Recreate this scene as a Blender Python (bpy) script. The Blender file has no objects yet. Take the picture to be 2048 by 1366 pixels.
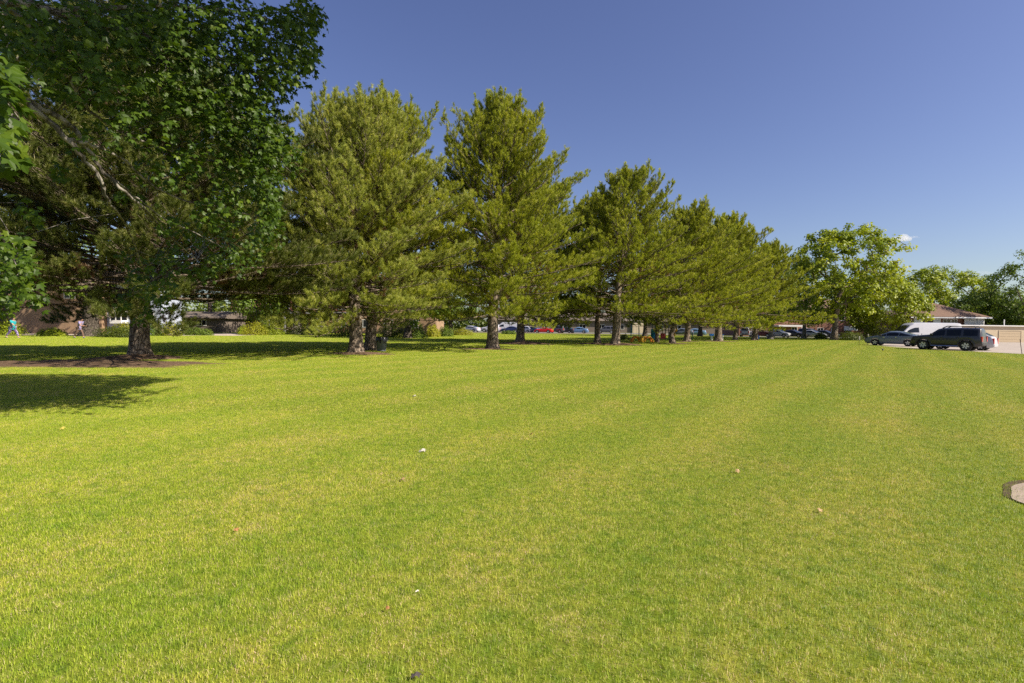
import bpy, bmesh, math, random
import numpy as np
from mathutils import Vector, Matrix

S = bpy.context.scene
C = S.collection
PI = math.pi
rnd = random.Random(7)

# ------------------------------------------------------------------ camera
FPX = 1024.0
CAMH = 1.5
PITCH = math.atan(30.6 / 1024)
ROLL = math.radians(0.716)
CP = np.array([0.0, 0.0, CAMH])
cf = np.array([0, math.cos(PITCH), -math.sin(PITCH)])
r0 = np.array([1.0, 0, 0]); u0 = np.array([0, math.sin(PITCH), math.cos(PITCH)])
cr = r0 * math.cos(ROLL) + u0 * math.sin(ROLL)
cu = -r0 * math.sin(ROLL) + u0 * math.cos(ROLL)

def ray(px, py):
    return cf * FPX + cr * (px - 1024) - cu * (py - 683)

def at(px, py, z=0.0):
    d = ray(px, py); t = (z - CAMH) / d[2]
    return CP + d * t

def pt(px, py, Y):
    d = ray(px, py)
    return CP + d * (Y / d[1])

cam = bpy.data.cameras.new('camera'); co = bpy.data.objects.new('camera', cam); C.objects.link(co)
cam.sensor_width = 36; cam.lens = 18; cam.clip_start = 0.05; cam.clip_end = 5000
co.matrix_world = Matrix(((cr[0], cu[0], -cf[0], 0), (cr[1], cu[1], -cf[1], 0), (cr[2], cu[2], -cf[2], CAMH), (0, 0, 0, 1)))
S.camera = co

# ------------------------------------------------------------------ light
SUN_EL = math.radians(40)
sd = np.array([0.925, -0.38]); sd /= np.linalg.norm(sd)
sundir = Vector((sd[0] * math.cos(SUN_EL), sd[1] * math.cos(SUN_EL), math.sin(SUN_EL)))
sl = bpy.data.lights.new('sun', 'SUN'); so = bpy.data.objects.new('sun', sl); C.objects.link(so)
sl.energy = 5.0; sl.angle = math.radians(0.55); sl.color = (1.0, 0.90, 0.74)
so.rotation_euler = sundir.to_track_quat('Z', 'Y').to_euler(); so.location = (20, -10, 40)
W = bpy.data.worlds.new('World'); S.world = W; W.use_nodes = True
nt = W.node_tree; nt.nodes.clear()
sky = nt.nodes.new('ShaderNodeTexSky'); sky.sky_type = 'NISHITA'; sky.sun_disc = False
sky.sun_elevation = SUN_EL; sky.sun_rotation = math.atan2(sd[0], sd[1])
sky.air_density = 1.0; sky.dust_density = 1.3; sky.ozone_density = 2.5; sky.altitude = 100
hs = nt.nodes.new('ShaderNodeHueSaturation'); hs.inputs['Hue'].default_value = 0.521; hs.inputs['Saturation'].default_value = 1.07
bg = nt.nodes.new('ShaderNodeBackground'); bg.inputs[1].default_value = 0.077
wo = nt.nodes.new('ShaderNodeOutputWorld')
nt.links.new(sky.outputs[0], hs.inputs['Color']); nt.links.new(hs.outputs[0], bg.inputs[0]); nt.links.new(bg.outputs[0], wo.inputs[0])
S.view_settings.view_transform = 'Standard'; S.view_settings.look = 'None'
S.view_settings.exposure = 0.8; S.view_settings.gamma = 1
S.render.engine = 'CYCLES'
S.cycles.max_bounces = 8; S.cycles.diffuse_bounces = 3; S.cycles.transmission_bounces = 6; S.cycles.transparent_max_bounces = 8
S.cycles.volume_bounces = 4
S.cycles.use_denoising = False

# ------------------------------------------------------------------ mesh helpers
class MB:
    def __init__(s):
        s.v = []; s.n = 0; s.loops = []; s.sizes = []; s.mi = []; s.tone = []
    def add(s, verts, faces, mi=0, tone=0.0):
        verts = np.asarray(verts, dtype=np.float64).reshape(-1, 3)
        faces = np.asarray(faces, dtype=np.int64)
        s.v.append(verts)
        s.loops.append((faces + s.n).reshape(-1))
        s.sizes.append(np.full(len(faces), faces.shape[1]))
        s.mi.append(np.full(len(faces), mi))
        t = np.asarray(tone, dtype=np.float64)
        s.tone.append(np.full(len(verts), float(t)) if t.ndim == 0 else t)
        s.n += len(verts)
    def addp(s, verts, polys, mi=0, tone=0.0):      # polys of mixed size
        verts = np.asarray(verts, dtype=np.float64).reshape(-1, 3)
        s.v.append(verts)
        for p in polys:
            s.loops.append(np.asarray(p) + s.n); s.sizes.append(np.array([len(p)])); s.mi.append(np.array([mi]))
        s.tone.append(np.full(len(verts), float(tone))); s.n += len(verts)
    def box(s, x0, x1, y0, y1, z0, z1, mi=0):
        v = [(x0,y0,z0),(x1,y0,z0),(x1,y1,z0),(x0,y1,z0),(x0,y0,z1),(x1,y0,z1),(x1,y1,z1),(x0,y1,z1)]
        s.add(v, [(0,3,2,1),(4,5,6,7),(0,1,5,4),(1,2,6,5),(2,3,7,6),(3,0,4,7)], mi); return s
    def tube(s, pts, rad, n=6, mi=0, tone=0.0, cap=True):
        pts = np.asarray(pts, dtype=float); k = len(pts)
        rad = np.broadcast_to(np.asarray(rad, dtype=float), (k,))
        d = np.gradient(pts, axis=0); d /= np.maximum(np.linalg.norm(d, axis=1, keepdims=True), 1e-9)
        ref = np.array([0.0, 0, 1]) if abs(d[0][2]) < 0.9 else np.array([1.0, 0, 0])
        a = np.cross(d, ref); a /= np.maximum(np.linalg.norm(a, axis=1, keepdims=True), 1e-9)
        b = np.cross(d, a)
        ang = np.linspace(0, 2*PI, n, endpoint=False)
        v = pts[:, None, :] + rad[:, None, None] * (a[:, None, :]*np.cos(ang)[None, :, None] + b[:, None, :]*np.sin(ang)[None, :, None])
        i = np.arange(k-1)[:, None]*n; j = np.arange(n)[None, :]; j2 = (j+1) % n
        f = np.stack([i+j, i+n+j, i+n+j2, i+j2], axis=-1).reshape(-1, 4)
        s.add(v.reshape(-1, 3), f, mi, tone)
        if cap:
            s.addp(v[-1], [list(range(n))], mi); s.addp(v[0], [list(range(n))[::-1]], mi)
        return s
    def lathe(s, prof, n=24, mi=0, axis='z', c=(0,0,0)):
        prof = np.asarray(prof, float); k = len(prof)
        ang = np.linspace(0, 2*PI, n, endpoint=False)
        r, z = prof[:, 0][:, None], prof[:, 1][:, None]
        X = r*np.cos(ang); Y = r*np.sin(ang); Zz = np.broadcast_to(z, X.shape)
        v = np.stack([X, Y, Zz], -1) if axis == 'z' else np.stack([X, Zz, Y], -1)
        v = v.reshape(-1, 3) + np.asarray(c)
        i = np.arange(k-1)[:, None]*n; j = np.arange(n)[None, :]; j2 = (j+1) % n
        f = np.stack([i+j, i+j2, i+n+j2, i+n+j], -1).reshape(-1, 4)
        if axis != 'z': f = f[:, ::-1]
        s.add(v, f, mi); return s
    def build(s, name, mats, parent=None, smooth=False):
        me = bpy.data.meshes.new(name)
        v = np.concatenate(s.v); L = np.concatenate(s.loops); sz = np.concatenate(s.sizes); mi = np.concatenate(s.mi)
        me.vertices.add(len(v)); me.vertices.foreach_set('co', v.reshape(-1).astype(np.float32))
        me.loops.add(len(L)); me.loops.foreach_set('vertex_index', L.astype(np.int32))
        me.polygons.add(len(sz)); st = np.concatenate([[0], np.cumsum(sz)[:-1]])
        me.polygons.foreach_set('loop_start', st.astype(np.int32))
        me.polygons.foreach_set('material_index', mi.astype(np.int32))
        me.polygons.foreach_set('use_smooth', np.full(len(sz), bool(smooth)))
        me.update(calc_edges=True)
        a = me.attributes.new('tone', 'FLOAT', 'POINT'); a.data.foreach_set('value', np.concatenate(s.tone).astype(np.float32))
        for m in (mats if isinstance(mats, (list, tuple)) else [mats]): me.materials.append(m)
        o = bpy.data.objects.new(name, me); C.objects.link(o)
        if parent is not None: o.parent = parent
        return o

def tag(o, label=None, cat=None, group=None, kind=None):
    if label: o['label'] = label
    if cat: o['category'] = cat
    if group: o['group'] = group
    if kind: o['kind'] = kind
    return o

def empty(name, loc, rz=0.0, label=None, cat=None, group=None):
    o = bpy.data.objects.new(name, None); C.objects.link(o); o.location = loc; o.rotation_euler = (0, 0, rz)
    o.empty_display_size = 0.3
    return tag(o, label, cat, group)

def copy_tree(o, parent=None):
    c = o.copy(); C.objects.link(c)
    if parent is not None: c.parent = parent
    for ch in list(o.children): copy_tree(ch, c)
    return c

# ------------------------------------------------------------------ materials
def new_mat(name):
    m = bpy.data.materials.new(name); m.use_nodes = True
    n = m.node_tree.nodes; n.clear()
    out = n.new('ShaderNodeOutputMaterial'); return m, n, m.node_tree.links, out

def ramp(n, stops, interp='LINEAR'):
    r = n.new('ShaderNodeValToRGB'); r.color_ramp.interpolation = interp
    e = r.color_ramp.elements
    while len(e) < len(stops): e.new(0.5)
    for el, (p, c) in zip(e, stops): el.position = p; el.color = (*c, 1)
    return r

def noise(n, l, scale, detail=4, coord=None, rough=0.55):
    t = n.new('ShaderNodeTexNoise'); t.inputs['Scale'].default_value = scale; t.inputs['Detail'].default_value = detail; t.inputs['Roughness'].default_value = rough
    if coord is not None: l.new(coord, t.inputs['Vector'])
    return t

def mix(n, l, a, b, f, blend='MIX'):
    x = n.new('ShaderNodeMix'); x.data_type = 'RGBA'; x.blend_type = blend
    for sock, v in ((x.inputs[6], a), (x.inputs[7], b), (x.inputs[0], f)):
        if hasattr(v, 'is_output'): l.new(v, sock)
        elif isinstance(v, (tuple, list)): sock.default_value = (*v, 1)
        else: sock.default_value = v
    return x.outputs[2]

def simple(name, rgb, rough=0.6, metal=0.0, var=0.15, scale=8.0, bump=0.0, coat=0.0, spec=0.5):
    m, n, l, out = new_mat(name)
    p = n.new('ShaderNodeBsdfPrincipled'); l.new(p.outputs[0], out.inputs[0])
    tc = n.new('ShaderNodeTexCoord')
    t = noise(n, l, scale, 5, tc.outputs['Object'])
    lo = tuple(max(0, c*(1-var)) for c in rgb); hi = tuple(min(1, c*(1+var)) for c in rgb)
    r = ramp(n, [(0.3, lo), (0.7, hi)]); l.new(t.outputs[0], r.inputs[0]); l.new(r.outputs[0], p.inputs['Base Color'])
    p.inputs['Roughness'].default_value = rough; p.inputs['Metallic'].default_value = metal
    p.inputs['Coat Weight'].default_value = coat; p.inputs['Coat Roughness'].default_value = 0.05
    p.inputs['Specular IOR Level'].default_value = spec
    if bump:
        b = n.new('ShaderNodeBump'); b.inputs['Strength'].default_value = bump; b.inputs['Distance'].default_value = 0.02
        t2 = noise(n, l, scale*6, 6, tc.outputs['Object']); l.new(t2.outputs[0], b.inputs['Height']); l.new(b.outputs[0], p.inputs['Normal'])
    return m

def leaf_mat(name, stops, trans=0.35, rough=0.5, spec=0.3, wscale=0.15, wamt=0.25, tint=(1.1, 1.0, 0.8)):
    m, n, l, out = new_mat(name)
    at_ = n.new('ShaderNodeAttribute'); at_.attribute_name = 'tone'
    r = ramp(n, stops); l.new(at_.outputs['Fac'], r.inputs[0])
    g = n.new('ShaderNodeNewGeometry')
    t = noise(n, l, wscale, 3, g.outputs['Position'])
    rr = ramp(n, [(0.35, (1, 1, 1)), (0.7, tint)]); l.new(t.outputs[0], rr.inputs[0])
    col = mix(n, l, r.outputs[0], rr.outputs[0], wamt*2, 'MULTIPLY')
    p = n.new('ShaderNodeBsdfPrincipled'); l.new(col, p.inputs['Base Color']); p.inputs['Roughness'].default_value = rough
    p.inputs['Specular IOR Level'].default_value = spec
    tr = n.new('ShaderNodeBsdfTranslucent')
    col2 = mix(n, l, col, (1.3, 1.25, 0.55), 1.0, 'MULTIPLY'); l.new(col2, tr.inputs[0])
    ms = n.new('ShaderNodeMixShader'); ms.inputs[0].default_value = trans
    l.new(p.outputs[0], ms.inputs[1]); l.new(tr.outputs[0], ms.inputs[2]); l.new(ms.outputs[0], out.inputs[0])
    return m

def bark_mat(name, light, dark, sc=5.0):
    m, n, l, out = new_mat(name)
    tc = n.new('ShaderNodeTexCoord')
    mp = n.new('ShaderNodeMapping'); mp.inputs['Scale'].default_value = (1, 1, 0.35); l.new(tc.outputs['Object'], mp.inputs[0])
    v = n.new('ShaderNodeTexVoronoi'); v.feature = 'DISTANCE_TO_EDGE'; v.inputs['Scale'].default_value = sc*1.6
    nz = noise(n, l, sc, 5, mp.outputs[0])
    ad = n.new('ShaderNodeVectorMath'); ad.operation = 'MULTIPLY_ADD'; l.new(nz.outputs['Color'], ad.inputs[0]); ad.inputs[1].default_value = (0.18,)*3; l.new(mp.outputs[0], ad.inputs[2])
    l.new(ad.outputs[0], v.inputs['Vector'])
    r = ramp(n, [(0.0, (0, 0, 0)), (0.16, (1, 1, 1))]); l.new(v.outputs['Distance'], r.inputs[0])
    nz2 = noise(n, l, sc*4, 6, mp.outputs[0])
    r2 = ramp(n, [(0.3, tuple(c*0.6 for c in light)), (0.7, light)]); l.new(nz2.outputs[0], r2.inputs[0])
    col = mix(n, l, dark, r2.outputs[0], r.outputs[0])
    p = n.new('ShaderNodeBsdfPrincipled'); l.new(col, p.inputs['Base Color']); p.inputs['Roughness'].default_value = 0.9; p.inputs['Specular IOR Level'].default_value = 0.15
    b = n.new('ShaderNodeBump'); b.inputs['Strength'].default_value = 0.9; b.inputs['Distance'].default_value = 0.03
    l.new(r.outputs[0], b.inputs['Height']); l.new(b.outputs[0], p.inputs['Normal']); l.new(p.outputs[0], out.inputs[0])
    return m

def brick_mat(name, c1, c2, mortar, scale=4.0):
    m, n, l, out = new_mat(name)
    tc = n.new('ShaderNodeTexCoord'); sx = n.new('ShaderNodeSeparateXYZ'); l.new(tc.outputs['Object'], sx.inputs[0])
    ad = n.new('ShaderNodeMath'); l.new(sx.outputs[0], ad.inputs[0]); l.new(sx.outputs[1], ad.inputs[1])
    cx = n.new('ShaderNodeCombineXYZ'); l.new(ad.outputs[0], cx.inputs[0]); l.new(sx.outputs[2], cx.inputs[1])
    b = n.new('ShaderNodeTexBrick'); l.new(cx.outputs[0], b.inputs['Vector']); b.inputs['Scale'].default_value = scale
    for k, c in (('Color1', c1), ('Color2', c2), ('Mortar', mortar)): b.inputs[k].default_value = (*c, 1)
    b.inputs['Mortar Size'].default_value = 0.012
    nz = noise(n, l, 0.8, 4, tc.outputs['Object']); r = ramp(n, [(0.3, (0.8,)*3), (0.7, (1.1,)*3)]); l.new(nz.outputs[0], r.inputs[0])
    col = mix(n, l, b.outputs[0], r.outputs[0], 1.0, 'MULTIPLY')
    p = n.new('ShaderNodeBsdfPrincipled'); l.new(col, p.inputs['Base Color']); p.inputs['Roughness'].default_value = 0.85; l.new(p.outputs[0], out.inputs[0])
    return m

STRIPE = np.array([0.594, 0.804]); SPERP = (0.804, -0.594)
def grass_color(n, l, base_out):
    """world-space variation shared by blades and the soil sheet: patches, dry spots and mowing stripes"""
    g = n.new('ShaderNodeNewGeometry')
    n1 = noise(n, l, 0.55, 5, g.outputs['Position'], 0.62)
    r1 = ramp(n, [(0.32, (0.87, 0.96, 0.85)), (0.52, (1.0, 1.0, 1.0)), (0.72, (1.20, 1.03, 1.6))]); l.new(n1.outputs[0], r1.inputs[0])
    c = mix(n, l, base_out, r1.outputs[0], 0.9, 'MULTIPLY')
    n2 = noise(n, l, 2.3, 4, g.outputs['Position'], 0.6)
    r2 = ramp(n, [(0.50, (1, 1, 1)), (0.74, (1.25, 1.1, 1.7))]); l.new(n2.outputs[0], r2.inputs[0])
    c = mix(n, l, c, r2.outputs[0], 0.75, 'MULTIPLY')
    n4 = noise(n, l, 7.5, 3, g.outputs['Position'], 0.6)
    r4 = ramp(n, [(0.33, (0.66, 0.80, 0.66)), (0.5, (1, 1, 1)), (0.68, (1.22, 1.12, 1.3))]); l.new(n4.outputs[0], r4.inputs[0])
    c = mix(n, l, c, r4.outputs[0], 0.85, 'MULTIPLY')
    # mowing stripes
    d = n.new('ShaderNodeVectorMath'); d.operation = 'DOT_PRODUCT'; l.new(g.outputs['Position'], d.inputs[0]); d.inputs[1].default_value = (SPERP[0], SPERP[1], 0)
    n3 = noise(n, l, 0.25, 3, g.outputs['Position'])
    mm = n.new('ShaderNodeMath'); mm.operation = 'MULTIPLY_ADD'; l.new(n3.outputs[0], mm.inputs[0]); mm.inputs[1].default_value = 1.4; l.new(d.outputs['Value'], mm.inputs[2])
    sn = n.new('ShaderNodeMath'); sn.operation = 'MULTIPLY'; l.new(mm.outputs[0], sn.inputs[0]); sn.inputs[1].default_value = 2*PI/1.95
    s2 = n.new('ShaderNodeMath'); s2.operation = 'SINE'; l.new(sn.outputs[0], s2.inputs[0])
    s3 = n.new('ShaderNodeMath'); s3.operation = 'MULTIPLY_ADD'; l.new(s2.outputs[0], s3.inputs[0]); s3.inputs[1].default_value = 0.5; s3.inputs[2].default_value = 0.5
    r3 = ramp(n, [(0.2, (0.91, 0.965, 0.87)), (0.8, (1.085, 1.045, 1.17))]); l.new(s3.outputs[0], r3.inputs[0])
    c = mix(n, l, c, r3.outputs[0], 0.9, 'MULTIPLY')
    return c

def mat_grass_blade():
    m, n, l, out = new_mat('grass_blade')
    a = n.new('ShaderNodeAttribute'); a.attribute_name = 'tone'
    r = ramp(n, [(0.0, (0.11, 0.18, 0.005)), (0.35, (0.30, 0.39, 0.018)), (0.62, (0.50, 0.55, 0.06)), (0.72, (0.60, 0.48, 0.20)), (1.0, (0.70, 0.56, 0.32))]); l.new(a.outputs['Fac'], r.inputs[0])
    c = grass_color(n, l, r.outputs[0])
    p = n.new('ShaderNodeBsdfPrincipled'); l.new(c, p.inputs['Base Color']); p.inputs['Roughness'].default_value = 0.5; p.inputs['Specular IOR Level'].default_value = 0.25
    g2 = n.new('ShaderNodeNewGeometry'); va = n.new('ShaderNodeVectorMath'); va.operation = 'MULTIPLY_ADD'; l.new(g2.outputs['Normal'], va.inputs[0]); va.inputs[1].default_value = (.55, .55, .55); va.inputs[2].default_value = (0, 0, .6)
    vn = n.new('ShaderNodeVectorMath'); vn.operation = 'NORMALIZE'; l.new(va.outputs[0], vn.inputs[0]); l.new(vn.outputs[0], p.inputs['Normal'])
    tr = n.new('ShaderNodeBsdfTranslucent'); c2 = mix(n, l, c, (1.3, 1.2, 0.5), 1.0, 'MULTIPLY'); l.new(c2, tr.inputs[0])
    ms = n.new('ShaderNodeMixShader'); ms.inputs[0].default_value = 0.3
    l.new(p.outputs[0], ms.inputs[1]); l.new(tr.outputs[0], ms.inputs[2]); l.new(ms.outputs[0], out.inputs[0])
    return m

def mat_lawn():
    m, n, l, out = new_mat('lawn_soil')
    g = n.new('ShaderNodeNewGeometry')
    t = noise(n, l, 14, 6, g.outputs['Position'], 0.7)
    r = ramp(n, [(0.3, (0.08, 0.105, 0.010)), (0.55, (0.16, 0.19, 0.020)), (0.75, (0.26, 0.23, 0.08))]); l.new(t.outputs[0], r.inputs[0])
    c = grass_color(n, l, r.outputs[0])
    p = n.new('ShaderNodeBsdfPrincipled'); l.new(c, p.inputs['Base Color']); p.inputs['Roughness'].default_value = 0.95; p.inputs['Specular IOR Level'].default_value = 0.1
    l.new(p.outputs[0], out.inputs[0]); return m

def mat_needle_bed():
    m, n, l, out = new_mat('needle_litter')
    g = n.new('ShaderNodeNewGeometry')
    t = noise(n, l, 9, 8, g.outputs['Position'], 0.75)
    r = ramp(n, [(0.3, (0.05, 0.03, 0.02)), (0.5, (0.13, 0.085, 0.055)), (0.72, (0.29, 0.20, 0.135))]); l.new(t.outputs[0], r.inputs[0])
    p = n.new('ShaderNodeBsdfPrincipled'); l.new(r.outputs[0], p.inputs['Base Color']); p.inputs['Roughness'].default_value = 0.95; p.inputs['Specular IOR Level'].default_value = 0.1
    b = n.new('ShaderNodeBump'); b.inputs['Strength'].default_value = 0.8; b.inputs['Distance'].default_value = 0.05; l.new(t.outputs[0], b.inputs['Height']); l.new(b.outputs[0], p.inputs['Normal'])
    l.new(p.outputs[0], out.inputs[0]); return m

M = {}
# tone: 0..0.5 greens, 0.65 pale candle, 0.8 orange pollen cone, 1.0 dead brown
M['needles'] = leaf_mat('pine_needles', [(0.0, (0.13, 0.16, 0.010)), (0.25, (0.28, 0.33, 0.026)), (0.5, (0.475, 0.505, 0.055)), (0.58, (0.5, 0.46, 0.26)), (0.70, (0.55, 0.48, 0.28)), (0.76, (0.42, 0.24, 0.06)), (0.9, (0.22, 0.13, 0.06)), (1.0, (0.14, 0.085, 0.045))], trans=0.28, rough=0.55)
M['needles_pale'] = leaf_mat('pale_pine_needles', [(0.0, (0.14, 0.17, 0.024)), (0.25, (0.29, 0.342, 0.065)), (0.5, (0.475, 0.505, 0.12)), (0.58, (0.5, 0.46, 0.26)), (0.70, (0.55, 0.48, 0.28)), (0.76, (0.42, 0.24, 0.06)), (0.9, (0.22, 0.13, 0.06)), (1.0, (0.14, 0.085, 0.045))], trans=0.28, rough=0.5)
M['needles_shaded'] = leaf_mat('shaded_pine_needles', [(0.0, (0.05, 0.07, 0.012)), (0.25, (0.105, 0.135, 0.024)), (0.5, (0.19, 0.21, 0.045)), (0.58, (0.5, 0.46, 0.26)), (0.70, (0.55, 0.48, 0.28)), (0.76, (0.36, 0.20, 0.06)), (0.9, (0.13, 0.075, 0.04)), (1.0, (0.085, 0.05, 0.03))], trans=0.25, wamt=.1)  # same species as the others; shade is put into this darker colour
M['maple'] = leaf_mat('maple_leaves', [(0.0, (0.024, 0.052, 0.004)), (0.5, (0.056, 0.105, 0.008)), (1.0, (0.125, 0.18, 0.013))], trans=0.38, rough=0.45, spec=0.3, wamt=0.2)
M['leaf_lime'] = leaf_mat('lime_leaves', [(0.0, (0.12, 0.18, 0.008)), (0.5, (0.235, 0.30, 0.012)), (1.0, (0.37, 0.41, 0.03))], trans=0.35)
M['leaf_yellowgreen'] = leaf_mat('yellow_green_leaves', [(0.0, (0.12, 0.16, 0.008)), (0.5, (0.215, 0.28, 0.012)), (1.0, (0.34, 0.39, 0.03))], trans=0.33)
M['leaf_mid'] = leaf_mat('mid_green_leaves', [(0.0, (0.06, 0.11, 0.012)), (0.5, (0.11, 0.175, 0.018)), (1.0, (0.19, 0.25, 0.03))], trans=0.35)
M['leaf_dark'] = leaf_mat('dark_green_leaves', [(0.0, (0.045, 0.07, 0.008)), (0.5, (0.09, 0.125, 0.013)), (1.0, (0.165, 0.195, 0.024))], trans=0.3)
M['leaf_gold'] = leaf_mat('golden_leaves', [(0.0, (0.16, 0.18, 0.010)), (0.5, (0.29, 0.30, 0.016)), (1.0, (0.42, 0.41, 0.035))], trans=0.3)
M['bark'] = bark_mat('pine_bark', (0.34, 0.27, 0.21), (0.055, 0.04, 0.032), 5.0)
M['bark_grey'] = bark_mat('grey_bark', (0.30, 0.27, 0.24), (0.07, 0.06, 0.05), 4.0)
M['bark_dark'] = bark_mat('dark_bark', (0.14, 0.115, 0.095), (0.03, 0.025, 0.02), 5.0)
M['grass'] = mat_grass_blade(); M['lawn'] = mat_lawn(); M['bed'] = mat_needle_bed()
M['asphalt'] = simple('pale_asphalt', (0.34, 0.29, 0.25), 0.9, var=0.12, scale=0.7, bump=0.2)
M['lot'] = simple('grey_asphalt', (0.16, 0.155, 0.15), 0.9, var=0.15, scale=0.5)
M['concrete'] = simple('concrete', (0.30, 0.235, 0.19), 0.9, var=0.14, scale=5, bump=0.3)
M['path'] = simple('pale_path', (0.44, 0.36, 0.30), 0.9, var=0.08, scale=0.5)
M['soil'] = simple('bare_soil', (0.08, 0.045, 0.025), 0.95, var=0.5, scale=20, bump=0.8)
M['brick_tan'] = brick_mat('tan_brick', (0.36, 0.23, 0.135), (0.30, 0.185, 0.11), (0.34, 0.27, 0.2))
M['brick_red'] = brick_mat('red_brick', (0.25, 0.10, 0.06), (0.20, 0.075, 0.045), (0.3, 0.24, 0.2))
M['siding'] = simple('blue_white_siding', (0.36, 0.40, 0.50), 0.6, var=0.05)
M['white'] = simple('white_paint', (0.74, 0.73, 0.72), 0.5, var=0.05)
M['shaded_white'] = simple('shaded_white_paint', (0.22, 0.22, 0.24), 0.6, var=0.06)  # white porch paint with the tree shade put into its colour
M['cream'] = simple('cream_wall', (0.50, 0.41, 0.29), 0.8, var=0.06, scale=0.6)
M['cream_door'] = simple('cream_door', (0.46, 0.36, 0.24), 0.7, var=0.05)
M['shingle'] = simple('brown_shingle', (0.15, 0.088, 0.06), 0.9, var=0.3, scale=9, bump=0.4)
M['roof_grey'] = simple('grey_brown_roof', (0.15, 0.12, 0.10), 0.9, var=0.2, scale=5)
M['dark_wood'] = simple('dark_wood', (0.07, 0.03, 0.02), 0.6, var=0.2)
M['glass'] = simple('dark_glass', (0.008, 0.010, 0.012), 0.08, var=0.1, spec=0.4)
M['black'] = simple('black_rubber', (0.018, 0.018, 0.018), 0.75, var=0.2)
M['plastic'] = simple('black_plastic', (0.03, 0.03, 0.032), 0.5, var=0.1)
M['alloy'] = simple('alloy', (0.62, 0.62, 0.63), 0.35, metal=0.25, var=0.05)
M['chrome'] = simple('chrome', (0.75, 0.75, 0.76), 0.15, metal=1.0, var=0.03)
M['red_lamp'] = simple('red_lamp', (0.62, 0.02, 0.015), 0.15, var=0.1, coat=0.6)
M['clear_lamp'] = simple('clear_lamp', (0.6, 0.6, 0.58), 0.12, var=0.1, coat=0.6)
M['amber'] = simple('amber_lamp', (0.6, 0.16, 0.03), 0.15, var=0.1, coat=0.6)
def paint(name, rgb, metal=0.2): return simple(name, rgb, 0.38, metal=metal, var=0.04, scale=2, coat=0.45)
M['p_char'] = paint('charcoal_paint', (0.030, 0.031, 0.040), 0.1)
M['p_slate'] = paint('slate_blue_paint', (0.13, 0.165, 0.23), 0.3)
M['p_white'] = paint('white_car_paint', (0.46, 0.46, 0.50), 0.0)
M['p_silver'] = paint('silver_paint', (0.42, 0.43, 0.45), 0.5)
M['p_red'] = paint('red_paint', (0.6, 0.012, 0.012), 0.0)
M['p_navy'] = paint('navy_paint', (0.025, 0.04, 0.13), 0.2)
M['p_blue'] = paint('light_blue_paint', (0.16, 0.28, 0.46), 0.3)
M['p_grey'] = paint('grey_paint', (0.13, 0.13, 0.14), 0.4)
M['p_maroon'] = paint('maroon_paint', (0.12, 0.02, 0.02), 0.2)
M['orange'] = simple('orange_plastic', (0.75, 0.27, 0.015), 0.5, var=0.15)
M['yellow'] = simple('yellow_plastic', (0.72, 0.40, 0.02), 0.45, var=0.1)
M['teal'] = simple('teal_paint', (0.01, 0.22, 0.22), 0.45, var=0.1)
M['red_pl'] = simple('red_plastic', (0.35, 0.025, 0.02), 0.5, var=0.1)
M['blue_pl'] = simple('blue_plastic', (0.02, 0.16, 0.55), 0.45, var=0.1)
M['green_post'] = simple('green_post', (0.01, 0.08, 0.05), 0.5, var=0.1)
M['bin_grey'] = simple('grey_bin_plastic', (0.19, 0.205, 0.24), 0.55, var=0.12)
M['bag'] = simple('black_bag', (0.012, 0.012, 0.014), 0.25, var=0.2, bump=0.5)
M['steel'] = simple('dull_steel', (0.30, 0.29, 0.24), 0.5, metal=0.3, var=0.1)
M['rust'] = simple('rusty_rod', (0.07, 0.04, 0.03), 0.7, var=0.2)
M['paper'] = simple('white_paper', (0.55, 0.50, 0.44), 0.8, var=0.08, scale=30)
M['dryleaf'] = simple('dry_leaf', (0.30, 0.14, 0.05), 0.8, var=0.3, scale=30)
M['paleleaf'] = simple('pale_dry_leaf', (0.38, 0.25, 0.12), 0.8, var=0.25, scale=30)
M['yellowleaf'] = simple('yellow_leaf', (0.38, 0.33, 0.06), 0.7, var=0.2, scale=30)
M['darkclump'] = simple('dark_leaf_scrap', (0.09, 0.07, 0.07), 0.7, var=0.4, scale=40)
M['skin'] = simple('skin', (0.42, 0.23, 0.15), 0.55, var=0.06)
M['hair'] = simple('dark_hair', (0.015, 0.011, 0.01), 0.5, var=0.2)
M['teal_cloth'] = simple('teal_cloth', (0.015, 0.30, 0.34), 0.85, var=0.12)
M['lilac_cloth'] = simple('lilac_cloth', (0.28, 0.24, 0.42), 0.85, var=0.25, scale=14)
M['brown_cloth'] = simple('brown_cloth', (0.14, 0.085, 0.06), 0.85, var=0.15)
M['blue_shoe'] = simple('blue_shoe', (0.05, 0.11, 0.4), 0.6, var=0.1)
M['pale_shoe'] = simple('pale_shoe', (0.42, 0.36, 0.38), 0.6, var=0.1)
def pattern_cloth():
    m, n, l, out = new_mat('patterned_cloth'); tc = n.new('ShaderNodeTexCoord')
    v = n.new('ShaderNodeTexVoronoi'); v.inputs['Scale'].default_value = 13; l.new(tc.outputs['Object'], v.inputs['Vector'])
    r = ramp(n, [(0.28, (0.55, 0.5, 0.62)), (0.42, (0.10, 0.06, 0.2))]); l.new(v.outputs['Distance'], r.inputs[0])
    p = n.new('ShaderNodeBsdfPrincipled'); l.new(r.outputs[0], p.inputs['Base Color']); p.inputs['Roughness'].default_value = 0.85; l.new(p.outputs[0], out.inputs[0]); return m
M['pattern'] = pattern_cloth()

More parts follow.
